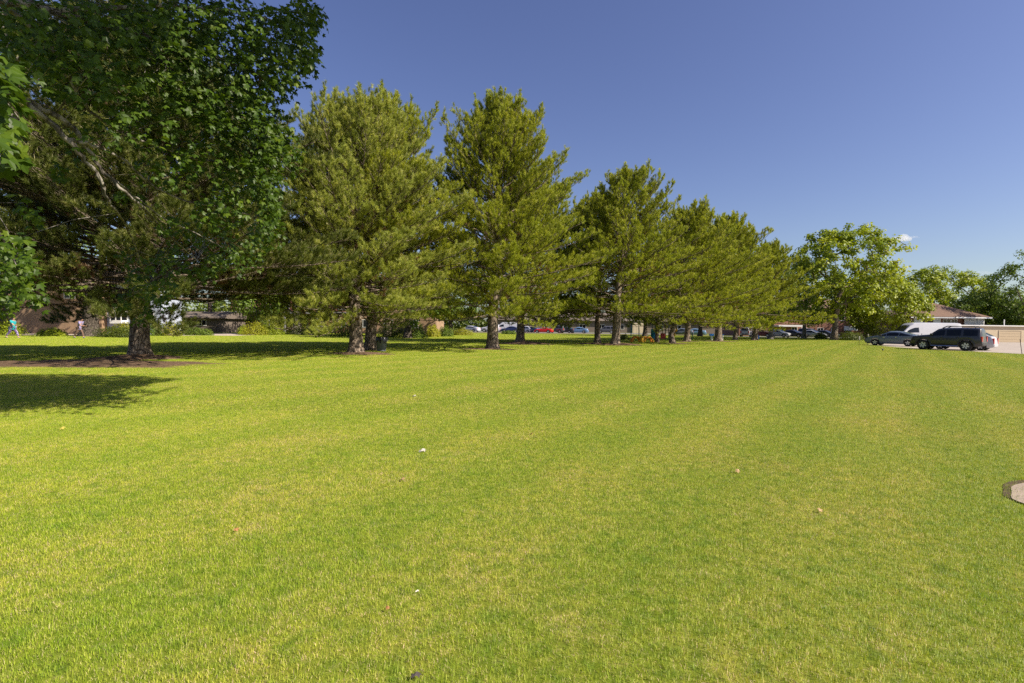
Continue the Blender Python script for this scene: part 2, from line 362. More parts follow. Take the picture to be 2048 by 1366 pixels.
# ------------------------------------------------------------------ ground
def sheet(name, poly, z, mat, kind='structure'):
    mb = MB(); v = [(p[0], p[1], z) for p in poly]
    a = sum(v[i][0]*v[(i+1) % len(v)][1]-v[(i+1) % len(v)][0]*v[i][1] for i in range(len(v)))
    idx = list(range(len(v)))
    mb.addp(v, [idx if a > 0 else idx[::-1]])
    o = mb.build(name, mat); o['kind'] = kind; return o

sheet('lawn', [(-700, -60), (700, -60), (700, 1200), (-700, 1200)], 0.0, M['lawn'])
edge = [at(2100, 711.5), at(2048, 708), at(1980, 704.8), at(1900, 701.5), at(1850, 699.0), at(1790, 694.5), at(1752, 691.5), at(1738, 689.0)]
e0, e1 = edge[0], edge[-1]
drive_poly = [(e0[0]+40, e0[1]-26)] + [(e[0], e[1]) for e in edge] + [tuple(pt(1742, 660, 66)[:2]), tuple(pt(1770, 660, 84)[:2]), (140, 84), (160, 20)]
sheet('driveway', drive_poly, 0.006, M['asphalt'])
lot_a = [(-14, 114), (46, 114), (46, 142), (-14, 142)]
sheet('parking_lot', lot_a, 0.006, M['lot'])
kerb_a = MB().box(-14, 46, 113.6, 113.9, 0, 0.12).build('kerb', M['concrete']); kerb_a['kind'] = 'structure'
lot_b = [(43, 95.5), (72, 95.5), (72, 108), (43, 108)]
sheet('parking_road', lot_b, 0.006, M['lot'])
pa = [at(-200, 665.5), at(380, 667.5), at(470, 666), at(570, 669), at(470, 671.5), at(200, 671.0), at(-200, 669.5)]
path_poly = [(p[0], p[1]) for p in pa]
sheet('footpath', path_poly, 0.008, M['path'])
def blob(cx, cy, rx, ry, seed, n=60, amp=.03):
    return [(cx+rx*(1+amp*math.sin(5*a+seed)+amp*.7*math.sin(11*a+2*seed))*math.cos(a), cy+ry*(1+amp*math.sin(4*a+seed)+amp*.7*math.sin(9*a+seed))*math.sin(a)) for a in np.linspace(0, 2*PI, n, endpoint=False)]
slab_poly = blob(5.43, 4.18, .98, .90, 1.3)
sheet('pavement', slab_poly, 0.014, M['concrete'])
soil_poly = blob(5.45, 4.28, .98, .90, 1.3)
sheet('soil_strip', soil_poly, 0.008, M['soil'])

def inside(poly, x, y):
    poly = np.asarray([(p[0], p[1]) for p in poly]); r = np.zeros(len(x), bool)
    j = len(poly)-1
    for i in range(len(poly)):
        xi, yi = poly[i]; xj, yj = poly[j]
        c = ((yi > y) != (yj > y)) & (x < (xj-xi)*(y-yi)/(yj-yi+1e-12)+xi)
        r ^= c; j = i
    return r

# needle beds under the pines: (centre px, py, radius x, radius y, mound)
BEDS = [(170, 727, 4.8, 1.7, 0.05, 30), (275, 717, 1.7, 1.1, 0.16, 0), (722, 707.5, 1.75, 1.0, 0.08, 0), (975, 698.5, 1.9, 0.8, 0.05, 0), (1048, 688, 2.5, 1.9, 0.22, 0),
        (1235, 689.5, 2.4, 1.9, 0.15, 0), (1185, 688, 2.4, 1.1, 0.1, 0), (1348, 687.2, 1.6, 1.1, 0.08, 0), (1435, 683, 2.2, 1.4, 0.08, 0), (1374, 683.5, 1.4, 0.9, 0.05, 0), (1506, 680.5, 1.0, 0.7, 0.05, 0)]
bed_el = []
for k, (px, py, rx, ry, hm, _a) in enumerate(BEDS):
    c = at(px, py); rg = np.random.default_rng(50+k)
    nA, nR = 40, 7
    ang = np.linspace(0, 2*PI, nA, endpoint=False)
    ph = rg.uniform(0, 6.28, 4)
    wob = 1+0.16*np.sin(2*ang+ph[0])+0.12*np.sin(5*ang+ph[1])+0.10*np.sin(11*ang+ph[2])+.05*np.sin(17*ang+ph[3])
    vs = [(0, 0, hm+0.012)]
    for i in range(1, nR+1):
        f = i/nR
        for a_, w_ in zip(ang, wob): vs.append((rx*f*w_*math.cos(a_), ry*f*w_*math.sin(a_), 0.012+hm*(1-f*f)**2 + (rg.uniform(-.006, .006) if i < nR else -0.012)))
    mb = MB(); fs = []
    for j in range(nA): fs.append((0, 1+j, 1+(j+1) % nA))
    mb.v.append(np.array(vs)); mb.n = len(vs); mb.tone.append(np.zeros(len(vs)))
    f3 = np.array(fs); mb.loops.append(f3.reshape(-1)); mb.sizes.append(np.full(len(f3), 3)); mb.mi.append(np.zeros(len(f3), int))
    q = []
    for i in range(nR-1):
        for j in range(nA):
            a0 = 1+i*nA+j; a1 = 1+i*nA+(j+1) % nA; q.append((a0, a0+nA, a1+nA, a1))
    q = np.array(q); mb.loops.append(q.reshape(-1)); mb.sizes.append(np.full(len(q), 4)); mb.mi.append(np.zeros(len(q), int))
    o = mb.build('needle_bed', M['bed'], smooth=True); o['kind'] = 'structure'; o.location = (c[0], c[1], 0.004*(k % 3))
    bed_el.append((c[0], c[1], rx*0.93, ry*0.93))

# ------------------------------------------------------------------ grass
def blade_patch(name, size, n, hmin, hmax, w, seg2, seed):
    r = np.random.default_rng(seed)
    p = np.zeros((n, 3)); p[:, :2] = r.uniform(-.5*size, .5*size, (n, 2))+r.uniform(-.5*size, .5*size, (n, 2)); p[:, 2] = -0.004
    az = r.uniform(0, 2*PI, n); h = r.uniform(hmin, hmax, n)
    lean = np.abs(r.normal(0, 0.55, n)); la = r.uniform(0, 2*PI, n)
    ld = np.stack([np.cos(la), np.sin(la), np.zeros(n)], 1)
    sv = np.stack([np.cos(az), np.sin(az), np.zeros(n)], 1)*(w*r.uniform(.6, 1.2, n))[:, None]
    tone = np.clip(r.normal(0.36, 0.22, n), 0, 0.64)
    fx, fy = 2*PI/size*p[:, 0], 2*PI/size*p[:, 1]; k1, k2 = r.uniform(0, 6.28, 2)
    clump = .5*np.sin(2*fx+k1)*np.sin(3*fy+k2)+.5*np.sin(5*fx-3*fy+k2)*np.sin(4*fy+2*fx+k1)
    h *= 1+.28*clump; tone = np.clip(tone-.13*clump, 0, .64)
    dead = r.random(n) < 0.18-.12*clump; tone[dead] = r.uniform(0.72, 1.0, dead.sum())
    lean[dead] += r.uniform(0, 0.8, dead.sum()); h[dead] *= 0.85
    up = np.array([0, 0, 1.0])
    tip = p + ld*(np.sin(lean)*h)[:, None] + up*(np.cos(lean)*h)[:, None]
    mb = MB()
    if seg2:
        mid = p + ld*(np.sin(lean*0.5)*h*0.5)[:, None] + up*(np.cos(lean*.5)*h*0.52)[:, None]
        v = np.stack([p-sv, p+sv, mid-sv*.8, mid+sv*.8, tip], 1).reshape(-1, 3)
        b = np.arange(n)[:, None]*5
        mb.add(v, np.concatenate([b+np.array([[0, 1, 3]]), b+np.array([[0, 3, 2]]), b+np.array([[2, 3, 4]])]), tone=np.repeat(tone, 5))
    else:
        v = np.stack([p-sv, p+sv, tip], 1).reshape(-1, 3)
        mb.add(v, np.arange(3*n).reshape(-1, 3), tone=np.repeat(tone, 3))
    o = mb.build(name, M['grass']); C.objects.unlink(o); return o

gcol = bpy.data.collections.new('grass_patches')
NV = 6; LODS = [(.40, 3000, .014, .036, .0010, True), (0.9, 4200, .018, .036, .0024, False), (2.0, 4600, .025, .045, .0080, False)]
for li, (sz, nb, h0_, h1_, w_, s2_) in enumerate(LODS):
    for k in range(NV):
        gcol.objects.link(blade_patch('patch_%d%d' % (li, k), sz, nb, h0_, h1_, w_, s2_, 100+li*20+k))
P, IDX, ROT, SCL = [], [], [], []
rg = np.random.default_rng(3)
for li, (zr0, zr1) in enumerate([(-1.0, 8.5), (8.5, 30), (30, 101)]):
    s = LODS[li][0]
    ys = np.arange(zr0+s/2, zr1, s); lim = 1.12*max(zr1, 1)+5
    xs = np.arange(-lim, lim, s); X, Y = np.meshgrid(xs, ys); X = X.ravel(); Y = Y.ravel()
    k = np.abs(X) < 1.12*np.maximum(Y, 0)+4.5; X = X[k]; Y = Y[k]
    X = X+rg.uniform(-.04, .04, len(X))*s; Y = Y+rg.uniform(-.04, .04, len(X))*s
    bad = inside(drive_poly, X, Y) | inside(lot_a, X, Y) | inside(lot_b, X, Y) | inside(path_poly, X, Y)
    for P_ in (slab_poly, soil_poly): bad |= inside(P_, X-.14, Y) & inside(P_, X+.14, Y) & inside(P_, X, Y-.05) & inside(P_, X, Y+.05)
    for (bx, by, rx, ry) in bed_el: bad |= ((X-bx)/max(rx-s*.1, .2))**2+((Y-by)/max(ry-s*.1, .2))**2 < 1
    X = X[~bad]; Y = Y[~bad]; n_ = len(X)
    P.append(np.stack([X, Y, np.zeros(n_)], 1)); IDX.append(li*NV+rg.integers(0, NV, n_)); ROT.append(rg.integers(0, 4, n_)*PI/2+rg.uniform(-.06, .06, n_))
    SCL.append(rg.uniform(.85, 1.2, n_))
P = np.concatenate(P); IDX = np.concatenate(IDX); ROT = np.concatenate(ROT); SCL = np.concatenate(SCL)
gm = bpy.data.meshes.new('grass'); gm.vertices.add(len(P)); gm.vertices.foreach_set('co', P.reshape(-1).astype(np.float32))
for nm, arr, ty in (('pick', IDX, 'INT'), ('turn', ROT, 'FLOAT'), ('tall', SCL, 'FLOAT')):
    a = gm.attributes.new(nm, ty, 'POINT'); a.data.foreach_set('value', arr.astype(np.int32 if ty == 'INT' else np.float32))
grass = bpy.data.objects.new('grass', gm); C.objects.link(grass); tag(grass, kind='stuff', label='short mown lawn grass, green with straw coloured blades', cat='grass')
ng = bpy.data.node_groups.new('grass_scatter', 'GeometryNodeTree')
ng.interface.new_socket('Geometry', in_out='INPUT', socket_type='NodeSocketGeometry'); ng.interface.new_socket('Geometry', in_out='OUTPUT', socket_type='NodeSocketGeometry')
gi = ng.nodes.new('NodeGroupInput'); go = ng.nodes.new('NodeGroupOutput')
ci = ng.nodes.new('GeometryNodeCollectionInfo'); ci.inputs[0].default_value = gcol; ci.inputs['Separate Children'].default_value = True; ci.inputs['Reset Children'].default_value = True
ip = ng.nodes.new('GeometryNodeInstanceOnPoints'); ip.inputs['Pick Instance'].default_value = True
def nattr(nm, ty):
    a = ng.nodes.new('GeometryNodeInputNamedAttribute'); a.data_type = ty; a.inputs[0].default_value = nm; return a.outputs[0]
cxr = ng.nodes.new('ShaderNodeCombineXYZ'); cxs = ng.nodes.new('ShaderNodeCombineXYZ'); cxs.inputs[0].default_value = 1; cxs.inputs[1].default_value = 1
L_ = ng.links
L_.new(nattr('turn', 'FLOAT'), cxr.inputs[2]); L_.new(nattr('tall', 'FLOAT'), cxs.inputs[2])
L_.new(gi.outputs[0], ip.inputs['Points']); L_.new(ci.outputs[0], ip.inputs['Instance']); L_.new(nattr('pick', 'INT'), ip.inputs['Instance Index'])
e2r = ng.nodes.new('FunctionNodeEulerToRotation'); L_.new(cxr.outputs[0], e2r.inputs[0]); L_.new(e2r.outputs[0], ip.inputs['Rotation']); L_.new(cxs.outputs[0], ip.inputs['Scale'])
L_.new(ip.outputs[0], go.inputs[0])
md = grass.modifiers.new('scatter', 'NODES'); md.node_group = ng

# ------------------------------------------------------------------ pines
def unit(a): return a/np.maximum(np.linalg.norm(a, axis=-1, keepdims=True), 1e-9)

def needle_tufts(mb, pos, axis, tone, n, length, width, spread, rg, shoot=0.16):
    T = len(pos); axis = unit(axis)
    ref = unit(rg.normal(size=(T, n, 3)))
    ax = axis[:, None, :]
    perp = unit(ref - (ref*ax).sum(-1, keepdims=True)*ax)
    th = rg.uniform(0.25, spread, (T, n, 1))
    d = ax*np.cos(th)+perp*np.sin(th)
    o = pos[:, None, :]+ax*(rg.uniform(0, shoot, (T, n, 1)))
    Ln = length*rg.uniform(.7, 1.15, (T, n, 1))
    sv = unit(np.cross(d, unit(rg.normal(size=(T, n, 3)))))*width
    v = np.stack([o-sv, o+sv, o+d*Ln], 2).reshape(-1, 3)
    tn = np.repeat(np.clip(np.asarray(tone)[:, None]+rg.normal(0, .05, (T, n)), 0, 1), 3) if not np.isscalar(tone) else np.full(len(v), tone)
    mb.add(v, np.arange(len(v)).reshape(-1, 3), tone=tn)

def make_pine(seed, H, R, h0, trunk_r, lod, lean=(0, 0), skew=(0.0, 0.0), density=1.0, power=0.42, bare=0.0, low_r=0.85, fork=None, bend=None, candles=True, droop=3):
    """lod 0 near .. 2 far. Returns (wood MB, crown MB)."""
    rg = np.random.default_rng(seed)
    wood = MB(); crown = MB()
    nz = 14; zz = np.linspace(0, H*0.98, nz)
    tx = lean[0]*zz/H + 0.10*np.sin(zz*0.6+seed)*np.minimum(zz/3, 1); ty = lean[1]*zz/H+0.10*np.cos(zz*0.5+seed)*np.minimum(zz/3, 1)
    if bend is not None:
        tx = tx+bend*np.exp(-((zz-0.9)/0.8)**2)
    flare = 1+0.45*np.exp(-zz/0.35)
    tr = trunk_r*flare*(1-zz/H)**0.8+0.02
    sub = np.linspace(0, 1, 30)**1.5*(H*0.98)
    tp = np.stack([np.interp(sub, zz, tx), np.interp(sub, zz, ty), sub], 1)
    wood.tube(tp, np.interp(sub, zz, trunk_r*(1+0*zz))*(1+0.5*np.exp(-sub/0.3))*(1-sub/H)**0.75+0.015, n=12 if lod == 0 else 8)
    pos, axs, out = [], [], []
    z = h0; sp0 = {0: .46, 1: .53, 2: .62}[lod]/density
    lp = rg.uniform(0, 6.28, 8)
    while z < H*0.975:
        t = (z-h0)/(H-h0)
        nb = rg.integers(6, 9)
        a0 = rg.uniform(0, 2*PI)
        for b in range(nb):
            az = a0+b*2*PI/nb+rg.normal(0, .25)
            prof = (1-t)**power*(low_r+(1-low_r)*min(1, t/0.2))
            if rg.random() < .07: continue
            lum = .13*math.sin(2*az+lp[0]+3*t)+.12*math.sin(3*az+lp[1]-7*t)+.11*math.sin(5*az+11*t+lp[2])+.12*math.sin(17*t+lp[3]+az)
            Lb = max(0.35, R*prof*rg.uniform(.72, 1.12)*(1+.7*lum*(1-.6*t)))
            hd = np.array([math.cos(az), math.sin(az), 0.0])
            Lb *= 1+0.9*(hd[0]*skew[0]+hd[1]*skew[1])
            el = math.radians(-droop*max(0, 1-t/.2)-1+58*t**0.9+rg.normal(0, 6)); curl = math.radians(rg.uniform(8, 30))
            npt = 7; s = np.linspace(0, 1, npt)
            ea = el+curl*s**1.5 - math.radians(5)*(1-t)*np.sin(s*PI)
            hd2 = hd.copy(); side = np.array([-hd[1], hd[0], 0])*rg.normal(0, .12)
            step = np.stack([np.cos(ea)[:, None]*(hd2+side*s[:, None])], 0)[0]
            step[:, 2] = np.sin(ea)
            seg = step*(Lb/(npt-1))
            c0 = np.array([np.interp(z, zz, tx), np.interp(z, zz, ty), z])
            bp = c0+np.concatenate([[np.zeros(3)], np.cumsum(seg, 0)[:-1]])
            br = max(.010, 0.009*Lb+0.006)*(1-s*0.85)
            wood.tube(bp, br, n=5 if lod == 0 else 4, cap=False)
            # secondaries
            s_start = 0.26+bare*0.35
            ns = max(2, int(Lb*(1-s_start)/{0: .165, 1: .20, 2: .255}[lod]*density))
            for q in range(ns):
                f = s_start+(1-s_start)*(q+rg.random())/ns
                o_ = np.array([np.interp(f, s, bp[:, i]) for i in range(3)])
                dd = unit(np.array([np.interp(f, s, step[:, i]) for i in range(3)]))
                sgn = 1 if q % 2 else -1
                lat = np.array([-hd[1], hd[0], 0])*sgn
                sd2 = unit(dd*0.75+lat*rg.uniform(.35, .95)+np.array([0, 0, rg.uniform(.0, .55)]))
                sL = min(1.3, (0.22+0.34*(1-f)*Lb)*rg.uniform(.6, 1.25)+0.15)
                e_ = o_+sd2*sL*0.5; e2 = e_+unit(sd2+np.array([0, 0, .45]))*sL*0.5
                if lod < 2 or q % 2 == 0: wood.tube(np.stack([o_, e_, e2]), [.009, .007, .004], n=3, cap=False)
                nt_ = max(2, int(sL/{0: .24, 1: .28, 2: .36}[lod]))
                for w in range(nt_):
                    u = (w+1)/nt_
                    if u < 0.25: continue
                    p_ = o_+(e_-o_)*min(1, u*2)+(e2-e_)*max(0, u*2-1)
                    for rep in range(1 if u < .7 else 2):
                        pos.append(p_+rg.normal(0, .05, 3)); axs.append(sd2*0.45+dd*.3+np.array([0, 0, .75])+rg.normal(0, .28, 3)); out.append(f*(.5+.5*u)+t*.2)
            if t > .25:
                for fr in (1.0, .75, .5):
                    if rg.random() < .25+.6*t:
                        b0_ = np.array([np.interp(fr, s, bp[:, i]) for i in range(3)]); hs_ = (.25+.55*t)*rg.uniform(.6, 1.3); tl = rg.normal(0, .12, 2)
                        for u_ in np.arange(.08, hs_, .11 if lod < 2 else .16):
                            pos.append(b0_+np.array([tl[0]*u_, tl[1]*u_, u_])+rg.normal(0, .025, 3)); axs.append(np.array([tl[0]+rg.normal(0, .25), tl[1]+rg.normal(0, .25), 1.0])); out.append(.65 if u_ < hs_-.15 else 1.5)
            for k3 in range(3): pos.append(bp[-1]+rg.normal(0, .06, 3)); axs.append(step[-1]+np.array([0, 0, .5])+rg.normal(0, .2, 3)); out.append(1.2)
        z += sp0*(1.0-0.35*t)*rg.uniform(.85, 1.15)
    # leader
    top = tp[-1]
    for k in range(14):
        pos.append(top+np.array([rg.normal(0, .08), rg.normal(0, .08), -k*0.10+.25])); axs.append(np.array([rg.normal(0, .4), rg.normal(0, .4), 1.0])); out.append(1.4)
    pos = np.array(pos); axs = np.array(axs); out = np.array(out)
    tone = np.clip(rg.normal(.27, .13, len(pos)), 0.0, .5)
    # a few brown dead sprays deep inside
    deadm = (out < .42+bare*.35) & (rg.random(len(pos)) < .14+bare*1.2); tone[deadm] = rg.uniform(.9, 1.0, deadm.sum())
    nn, ln, wd = {0: (68, .165, .0060), 1: (50, .19, .0088), 2: (34, .25, .0150)}[lod]
    if bare > 0:
        keep = rg.random(len(pos)) > bare*(out < .75)*0.75
        pos, axs, out, tone = pos[keep], axs[keep], out[keep], tone[keep]
    needle_tufts(crown, pos, axs, tone, nn, ln, wd, 1.1, rg, {0: .22, 1: .25, 2: .32}[lod])
    # pale upright candles on the outer shoots
    if candles:
        tt = np.clip((pos[:, 2]-h0)/(H-h0), 0, 1)
        cm = (out > .7) & (rg.random(len(pos)) < .12+.55*tt**1.5)
        cp = pos[cm]+unit(axs[cm])*.10; cl = rg.uniform(.14, .32, cm.sum())
        k = len(cp); w = {0: .009, 1: .013, 2: .019}[lod]
        for dx, dy in ((w, 0), (0, w)):
            sv = np.array([dx, dy, 0]); tip = cp+np.stack([rg.normal(0, .02, k), rg.normal(0, .02, k), cl], 1)
            v = np.stack([cp-sv, cp+sv, tip], 1).reshape(-1, 3); crown.add(v, np.arange(len(v)).reshape(-1, 3), tone=rg.uniform(.6, .68))
    # orange pollen cones low down
    om = (rg.random(len(pos)) < .05) & (pos[:, 2] < h0+(H-h0)*.6)
    if om.sum():
        needle_tufts(crown, pos[om], axs[om], np.full(om.sum(), .785), 8, .05, .012 if lod else .008, 1.5, rg, .05)
    zs = H/max(pos[:, 2].max()+.25, H)
    for mb_ in (wood, crown):
        for a_ in mb_.v: a_[:, 2] *= zs
    return wood, crown

def place_pine(base, label, seed, H, R, h0, tr, lod, needles='needles', group='pines in the row across the lawn', bark='bark', **kw):
    w, c = make_pine(seed, H, R, h0, tr, lod, **kw)
    o = empty('pine_tree', (base[0], base[1], 0), 0, label, 'tree', group)
    w.build('trunk', M[bark], o, smooth=True); c.build('crown', M[needles], o)
    return o

def top_h(px, py, base): return pt(px, py, base[1])[2]

g_ = 'pines in the row across the lawn'
b = at(280, 715); place_pine(b, 'dark wide pine with bare dead lower branches, behind the maple at the left', 11, 14.5, 8.2, 3.0, .36, 0, 'needles_shaded', bare=.12, density=1.5, droop=6, low_r=.98, skew=(.0, -.05), power=.42)
b = at(712, 707); place_pine(b, 'tall pine with the thick trunk, nearer of the touching pair beside the trash can', 21, top_h(690, 178, b), 6.5, 2.4, .34, 0, 'needles_pale', power=.36, skew=(.03, 0))
b = at(741, 700); place_pine(b, 'pine of the touching pair with its trunk right against the trash can', 31, top_h(745, 180, b), 7.3, 3.0, .33, 0, 'needles', power=.38, skew=(.12, 0))
b = at(985, 698); place_pine(b, 'tallest pine, pointed crown, alone in front of the parked red car', 41, top_h(1000, 172, b)-.2, 7.2, 2.5, .36, 0, 'needles', power=.42, skew=(-.02, 0), lean=(.5, 0))
b = at(1040, 685); place_pine(b, 'pine standing on a raised mound of brown needles behind the tallest pine', 51, top_h(1120, 330, b), 9.3, 3.1, .38, 1, 'needles', skew=(.22, 0), power=.42)
b = at(1195, 686); place_pine(b, 'shaded pine with a slim dark trunk left of the swollen pale trunk', 61, top_h(1190, 372, b), 6.2, 3.1, .27, 1, 'needles', power=.42)
b = at(1230, 690); place_pine(b, 'tall pine with a swollen pale trunk left of the orange play tunnel', 71, top_h(1252, 326, b), 7.0, 3.1, .36, 1, 'needles', power=.42, skew=(.12, 0), lean=(.8, 0))
b = at(1314, 684.5); place_pine(b, 'slim pale trunked pine just right of the orange play tunnel', 81, 11.0, 3.6, 2.6, .2, 1, 'needles', power=.5)
b = at(1347, 687.2); place_pine(b, 'pine with a bent forked trunk in front of the yellow slide', 91, top_h(1378, 398, b), 7.0, 2.6, .26, 1, 'needles', power=.42, skew=(.2, 0), lean=(1.2, 0), bend=-.35)
b = at(1374, 683); place_pine(b, 'pine with a short dark trunk beside the dark green post', 101, top_h(1400, 455, b), 6.6, 2.8, .34, 2, 'needles', power=.5, skew=(.15, 0))
b = at(1436, 682); place_pine(b, 'pine with its trunk between the blue topped posts', 111, top_h(1450, 420, b), 7.2, 2.6, .45, 2, 'needles', power=.46, skew=(.12, 0), lean=(.8, 0))
b = at(1470, 680); place_pine(b, 'pine whose low branches sweep the grass right of the blue topped posts', 121, top_h(1500, 452, b)-.3, 6.8, 1.9, .3, 2, 'needles', power=.5, skew=(.15, 0))
b = at(1509, 680); place_pine(b, 'last pine of the row, leaning right, next to the broad maple', 131, top_h(1545, 478, b), 7.6, 2.9, .36, 2, 'needles', power=.5, skew=(.22, 0), lean=(1.6, 0))

# ------------------------------------------------------------------ broadleaf trees
LEAF5 = []
def maple_leaf_pts():
    tips = [(-100, .55), (-52, .82), (0, 1.0), (52, .82), (100, .55)]
    pts = [(0, 0)]
    poly = []
    for i, (a, r) in enumerate(tips):
        a0 = math.radians(a)
        poly.append((math.sin(a0-.23)*r*.76, math.cos(a0-.23)*r*.76)); poly.append((math.sin(a0)*r, math.cos(a0)*r)); poly.append((math.sin(a0+.23)*r*.76, math.cos(a0+.23)*r*.76))
        if i < 4:
            am = math.radians((a+tips[i+1][0])/2); poly.append((math.sin(am)*.5, math.cos(am)*.5))
    return np.array(poly)
ML = maple_leaf_pts()

def add_leaves(mb, pos, nrm, fwd, size, tone, rg, shape='diamond'):
    n = len(pos); nrm = unit(nrm); fwd = unit(fwd-(fwd*nrm).sum(-1, keepdims=True)*nrm); sid = np.cross(nrm, fwd)
    size = np.broadcast_to(size, (n,))[:, None]
    if shape == 'maple':
        k = len(ML); fold = rg.uniform(.05, .35, (n, 1))
        v = [pos+fwd*size*.18]
        for (x, y) in ML:
            v.append(pos+sid*size*x*.62+fwd*size*(.18+y*.62)-nrm*size*(abs(x)*fold+.18*y*y))
        v = np.stack(v, 1).reshape(-1, 3); b = np.arange(n)[:, None]*(k+1)
        f = np.concatenate([b+np.array([[0, i+1, i]]) for i in range(1, k)]+[b+np.array([[0, 1, k]])])
        mb.add(v, f, tone=np.repeat(tone, k+1))
    else:
        w = .38
        v = np.stack([pos, pos+fwd*size*.5+sid*size*w-nrm*size*.08, pos+fwd*size-nrm*size*.1, pos+fwd*size*.5-sid*size*w-nrm*size*.08], 1).reshape(-1, 3)
        b = np.arange(n)[:, None]*4
        mb.add(v, b+np.array([[0, 1, 2, 3]]), tone=np.repeat(tone, 4))

def grow(wood, roots, targets, rmin, rmax, rg, thick=.16):
    """connect target points to a growing skeleton; nodes: list of (pos)"""
    nodes = [np.array(r) for r in roots]; parent = list(range(-1, len(roots)-1)); load = [0]*len(roots)
    order = np.argsort(np.linalg.norm(targets-nodes[-1], axis=1))
    leafidx = []
    for i in order:
        t = targets[i]; A = np.array(nodes)
        d = np.linalg.norm(A-t, axis=1); up = np.clip(A[:, 2]-t[2], 0, None)
        d = d+0.5*up; d[:max(0, len(roots)-2)] += 3
        j = int(np.argmin(d)); p = nodes[j]
        L = np.linalg.norm(t-p); ns = max(1, int(L/1.2)); last = j
        for q in range(1, ns+1):
            f = q/ns; m = p+(t-p)*f; m = m+rg.normal(0, .05*L/ns, 3)*(f < 1) + np.array([0, 0, .08*L*math.sin(f*PI)])
            nodes.append(m); parent.append(last); load.append(0); last = len(nodes)-1
        leafidx.append(last)
    for i in leafidx:
        k = i
        while k >= 0: load[k] += 1; k = parent[k]
    mx = max(load)
    for i in range(len(nodes)):
        if parent[i] >= 0:
            r1 = rmin+(rmax-rmin)*(load[i]/mx)**.55*thick*3; r2 = rmin+(rmax-rmin)*(load[parent[i]]/mx)**.55*thick*3
            r2 = min(r2, r1*1.35)
            wood.tube(np.stack([nodes[parent[i]], nodes[i]]), [r2, r1], n=5 if r1 < .06 else 8, cap=False)

def make_broadleaf(seed, H, R, h0, tr, leaf, nclus, nleaf, rc, lean=(0, 0), fork=.3, flat=.7, top_pow=2.0, openness=.35):
    rg = np.random.default_rng(seed); wood = MB(); crown = MB()
    zf = h0+fork*(H-h0)*.5
    sub = np.linspace(0, 1, 10); tp = np.stack([lean[0]*sub**2*zf/H+.05*np.sin(sub*4), lean[1]*sub**2*zf/H, sub*zf], 1)
    wood.tube(tp, tr*(1+.5*np.exp(-sub*zf/.4))*(1-.35*sub), n=10)
    # lumpy envelope
    lob = [(unit(rg.normal(size=3)), rg.uniform(-.28, .30)) for _ in range(14)]
    T = []
    cz = (H+h0)/2
    while len(T) < nclus:
        d = unit(rg.normal(size=3)); s = 1.0
        for ax, am in lob: s += am*max(0, float(d@ax))**6
        rr = s*(rg.random()**(1/3)*(1-openness)+openness)
        zrel = d[2]*rr
        wd = 1.0 if zrel < 0 else 1.0
        p = np.array([lean[0]*(.5+.5*zrel)+d[0]*rr*R, lean[1]*(.5+.5*zrel)+d[1]*rr*R, cz+zrel*(H-h0)/2])
        if p[2] > h0-.3: T.append(p)
    T = np.array(T)
    grow(wood, [tp[0], tp[len(tp)//2], tp[-1]], T, .02, tr*1.5, rg)
    cr_ = rg.uniform(.65, 1.25, nclus)*rc
    k = np.repeat(np.arange(nclus), nleaf); n = len(k)
    off = rg.normal(size=(n, 3)); off = unit(off)*(rg.random((n, 1))**.45); off[:, 2] *= flat
    pos = T[k]+off*cr_[k][:, None]
    cen = np.array([lean[0]*.5, lean[1]*.5, cz])
    nrm = unit(off)*.7+unit(pos-cen)*.25+np.array([0, 0, .65])+rg.normal(0, .45, (n, 3))
    fwd = unit(off)*.6+rg.normal(0, .6, (n, 3))+np.array([0, 0, -.35])
    tone = np.clip(np.repeat(rg.normal(.45, .2, nclus), nleaf)+rg.normal(0, .14, n), 0, 1)
    add_leaves(crown, pos, nrm, fwd, leaf*rg.uniform(.7, 1.25, n), tone, rg)
    return wood, crown

def place_tree(base, label, seed, H, R, h0, tr, leaf, nclus, nleaf, rc, mat, group=None, bark='bark_grey', name='broadleaf_tree', **kw):
    w, c = make_broadleaf(seed, H, R, h0, tr, leaf, nclus, nleaf, rc, **kw)
    o = empty(name, (base[0], base[1], 0), 0, label, 'tree', group)
    w.build('trunk', M[bark], o, smooth=True); c.build('crown', M[mat], o)
    return o

def gy(px, Y): p = pt(px, 660, Y); return (p[0], p[1], 0)

b = at(1668, 680)
place_tree(b, 'tall broad maple with an airy lime crown on the lawn left of the sedan', 201, top_h(1700, 424, b), 8.0, 3.6, .46, .38, 290, 56, .88, 'leaf_lime', bark='bark', lean=(1.8, 0), fork=.25, openness=.2)
place_tree(at(1541, 678.3), 'low dark tree with a curved forked trunk beside the last pine', 202, 10.5, 5.5, 3.0, .34, .34, 90, 80, 1.1, 'leaf_mid', bark='bark_grey', fork=.4)
place_tree(gy(1608, 90), 'rounded mid green tree behind the maple on its left', 203, 13.0, 6.5, 2.2, .35, .36, 130, 90, 1.2, 'leaf_mid')
place_tree(gy(1752, 84), 'dense yellow green tree above the white van front', 204, 11.0, 6.0, 1.6, .3, .34, 170, 120, 1.2, 'leaf_yellowgreen', openness=.45)
place_tree(gy(1835, 106), 'two topped green tree behind the left end of the brown roof', 205, 15.5, 6.2, 3, .4, .4, 110, 90, 1.3, 'leaf_lime')
place_tree(gy(1905, 110), 'open crowned green tree rising behind the brown roof ridge', 206, 16.0, 6.8, 4, .4, .4, 90, 80, 1.3, 'leaf_lime', openness=.5)
place_tree(gy(1990, 94), 'low spreading dark tree over the right end of the brown roof', 207, 9.3, 6.5, 2.0, .3, .32, 120, 95, 1.2, 'leaf_mid', bark='bark_dark')
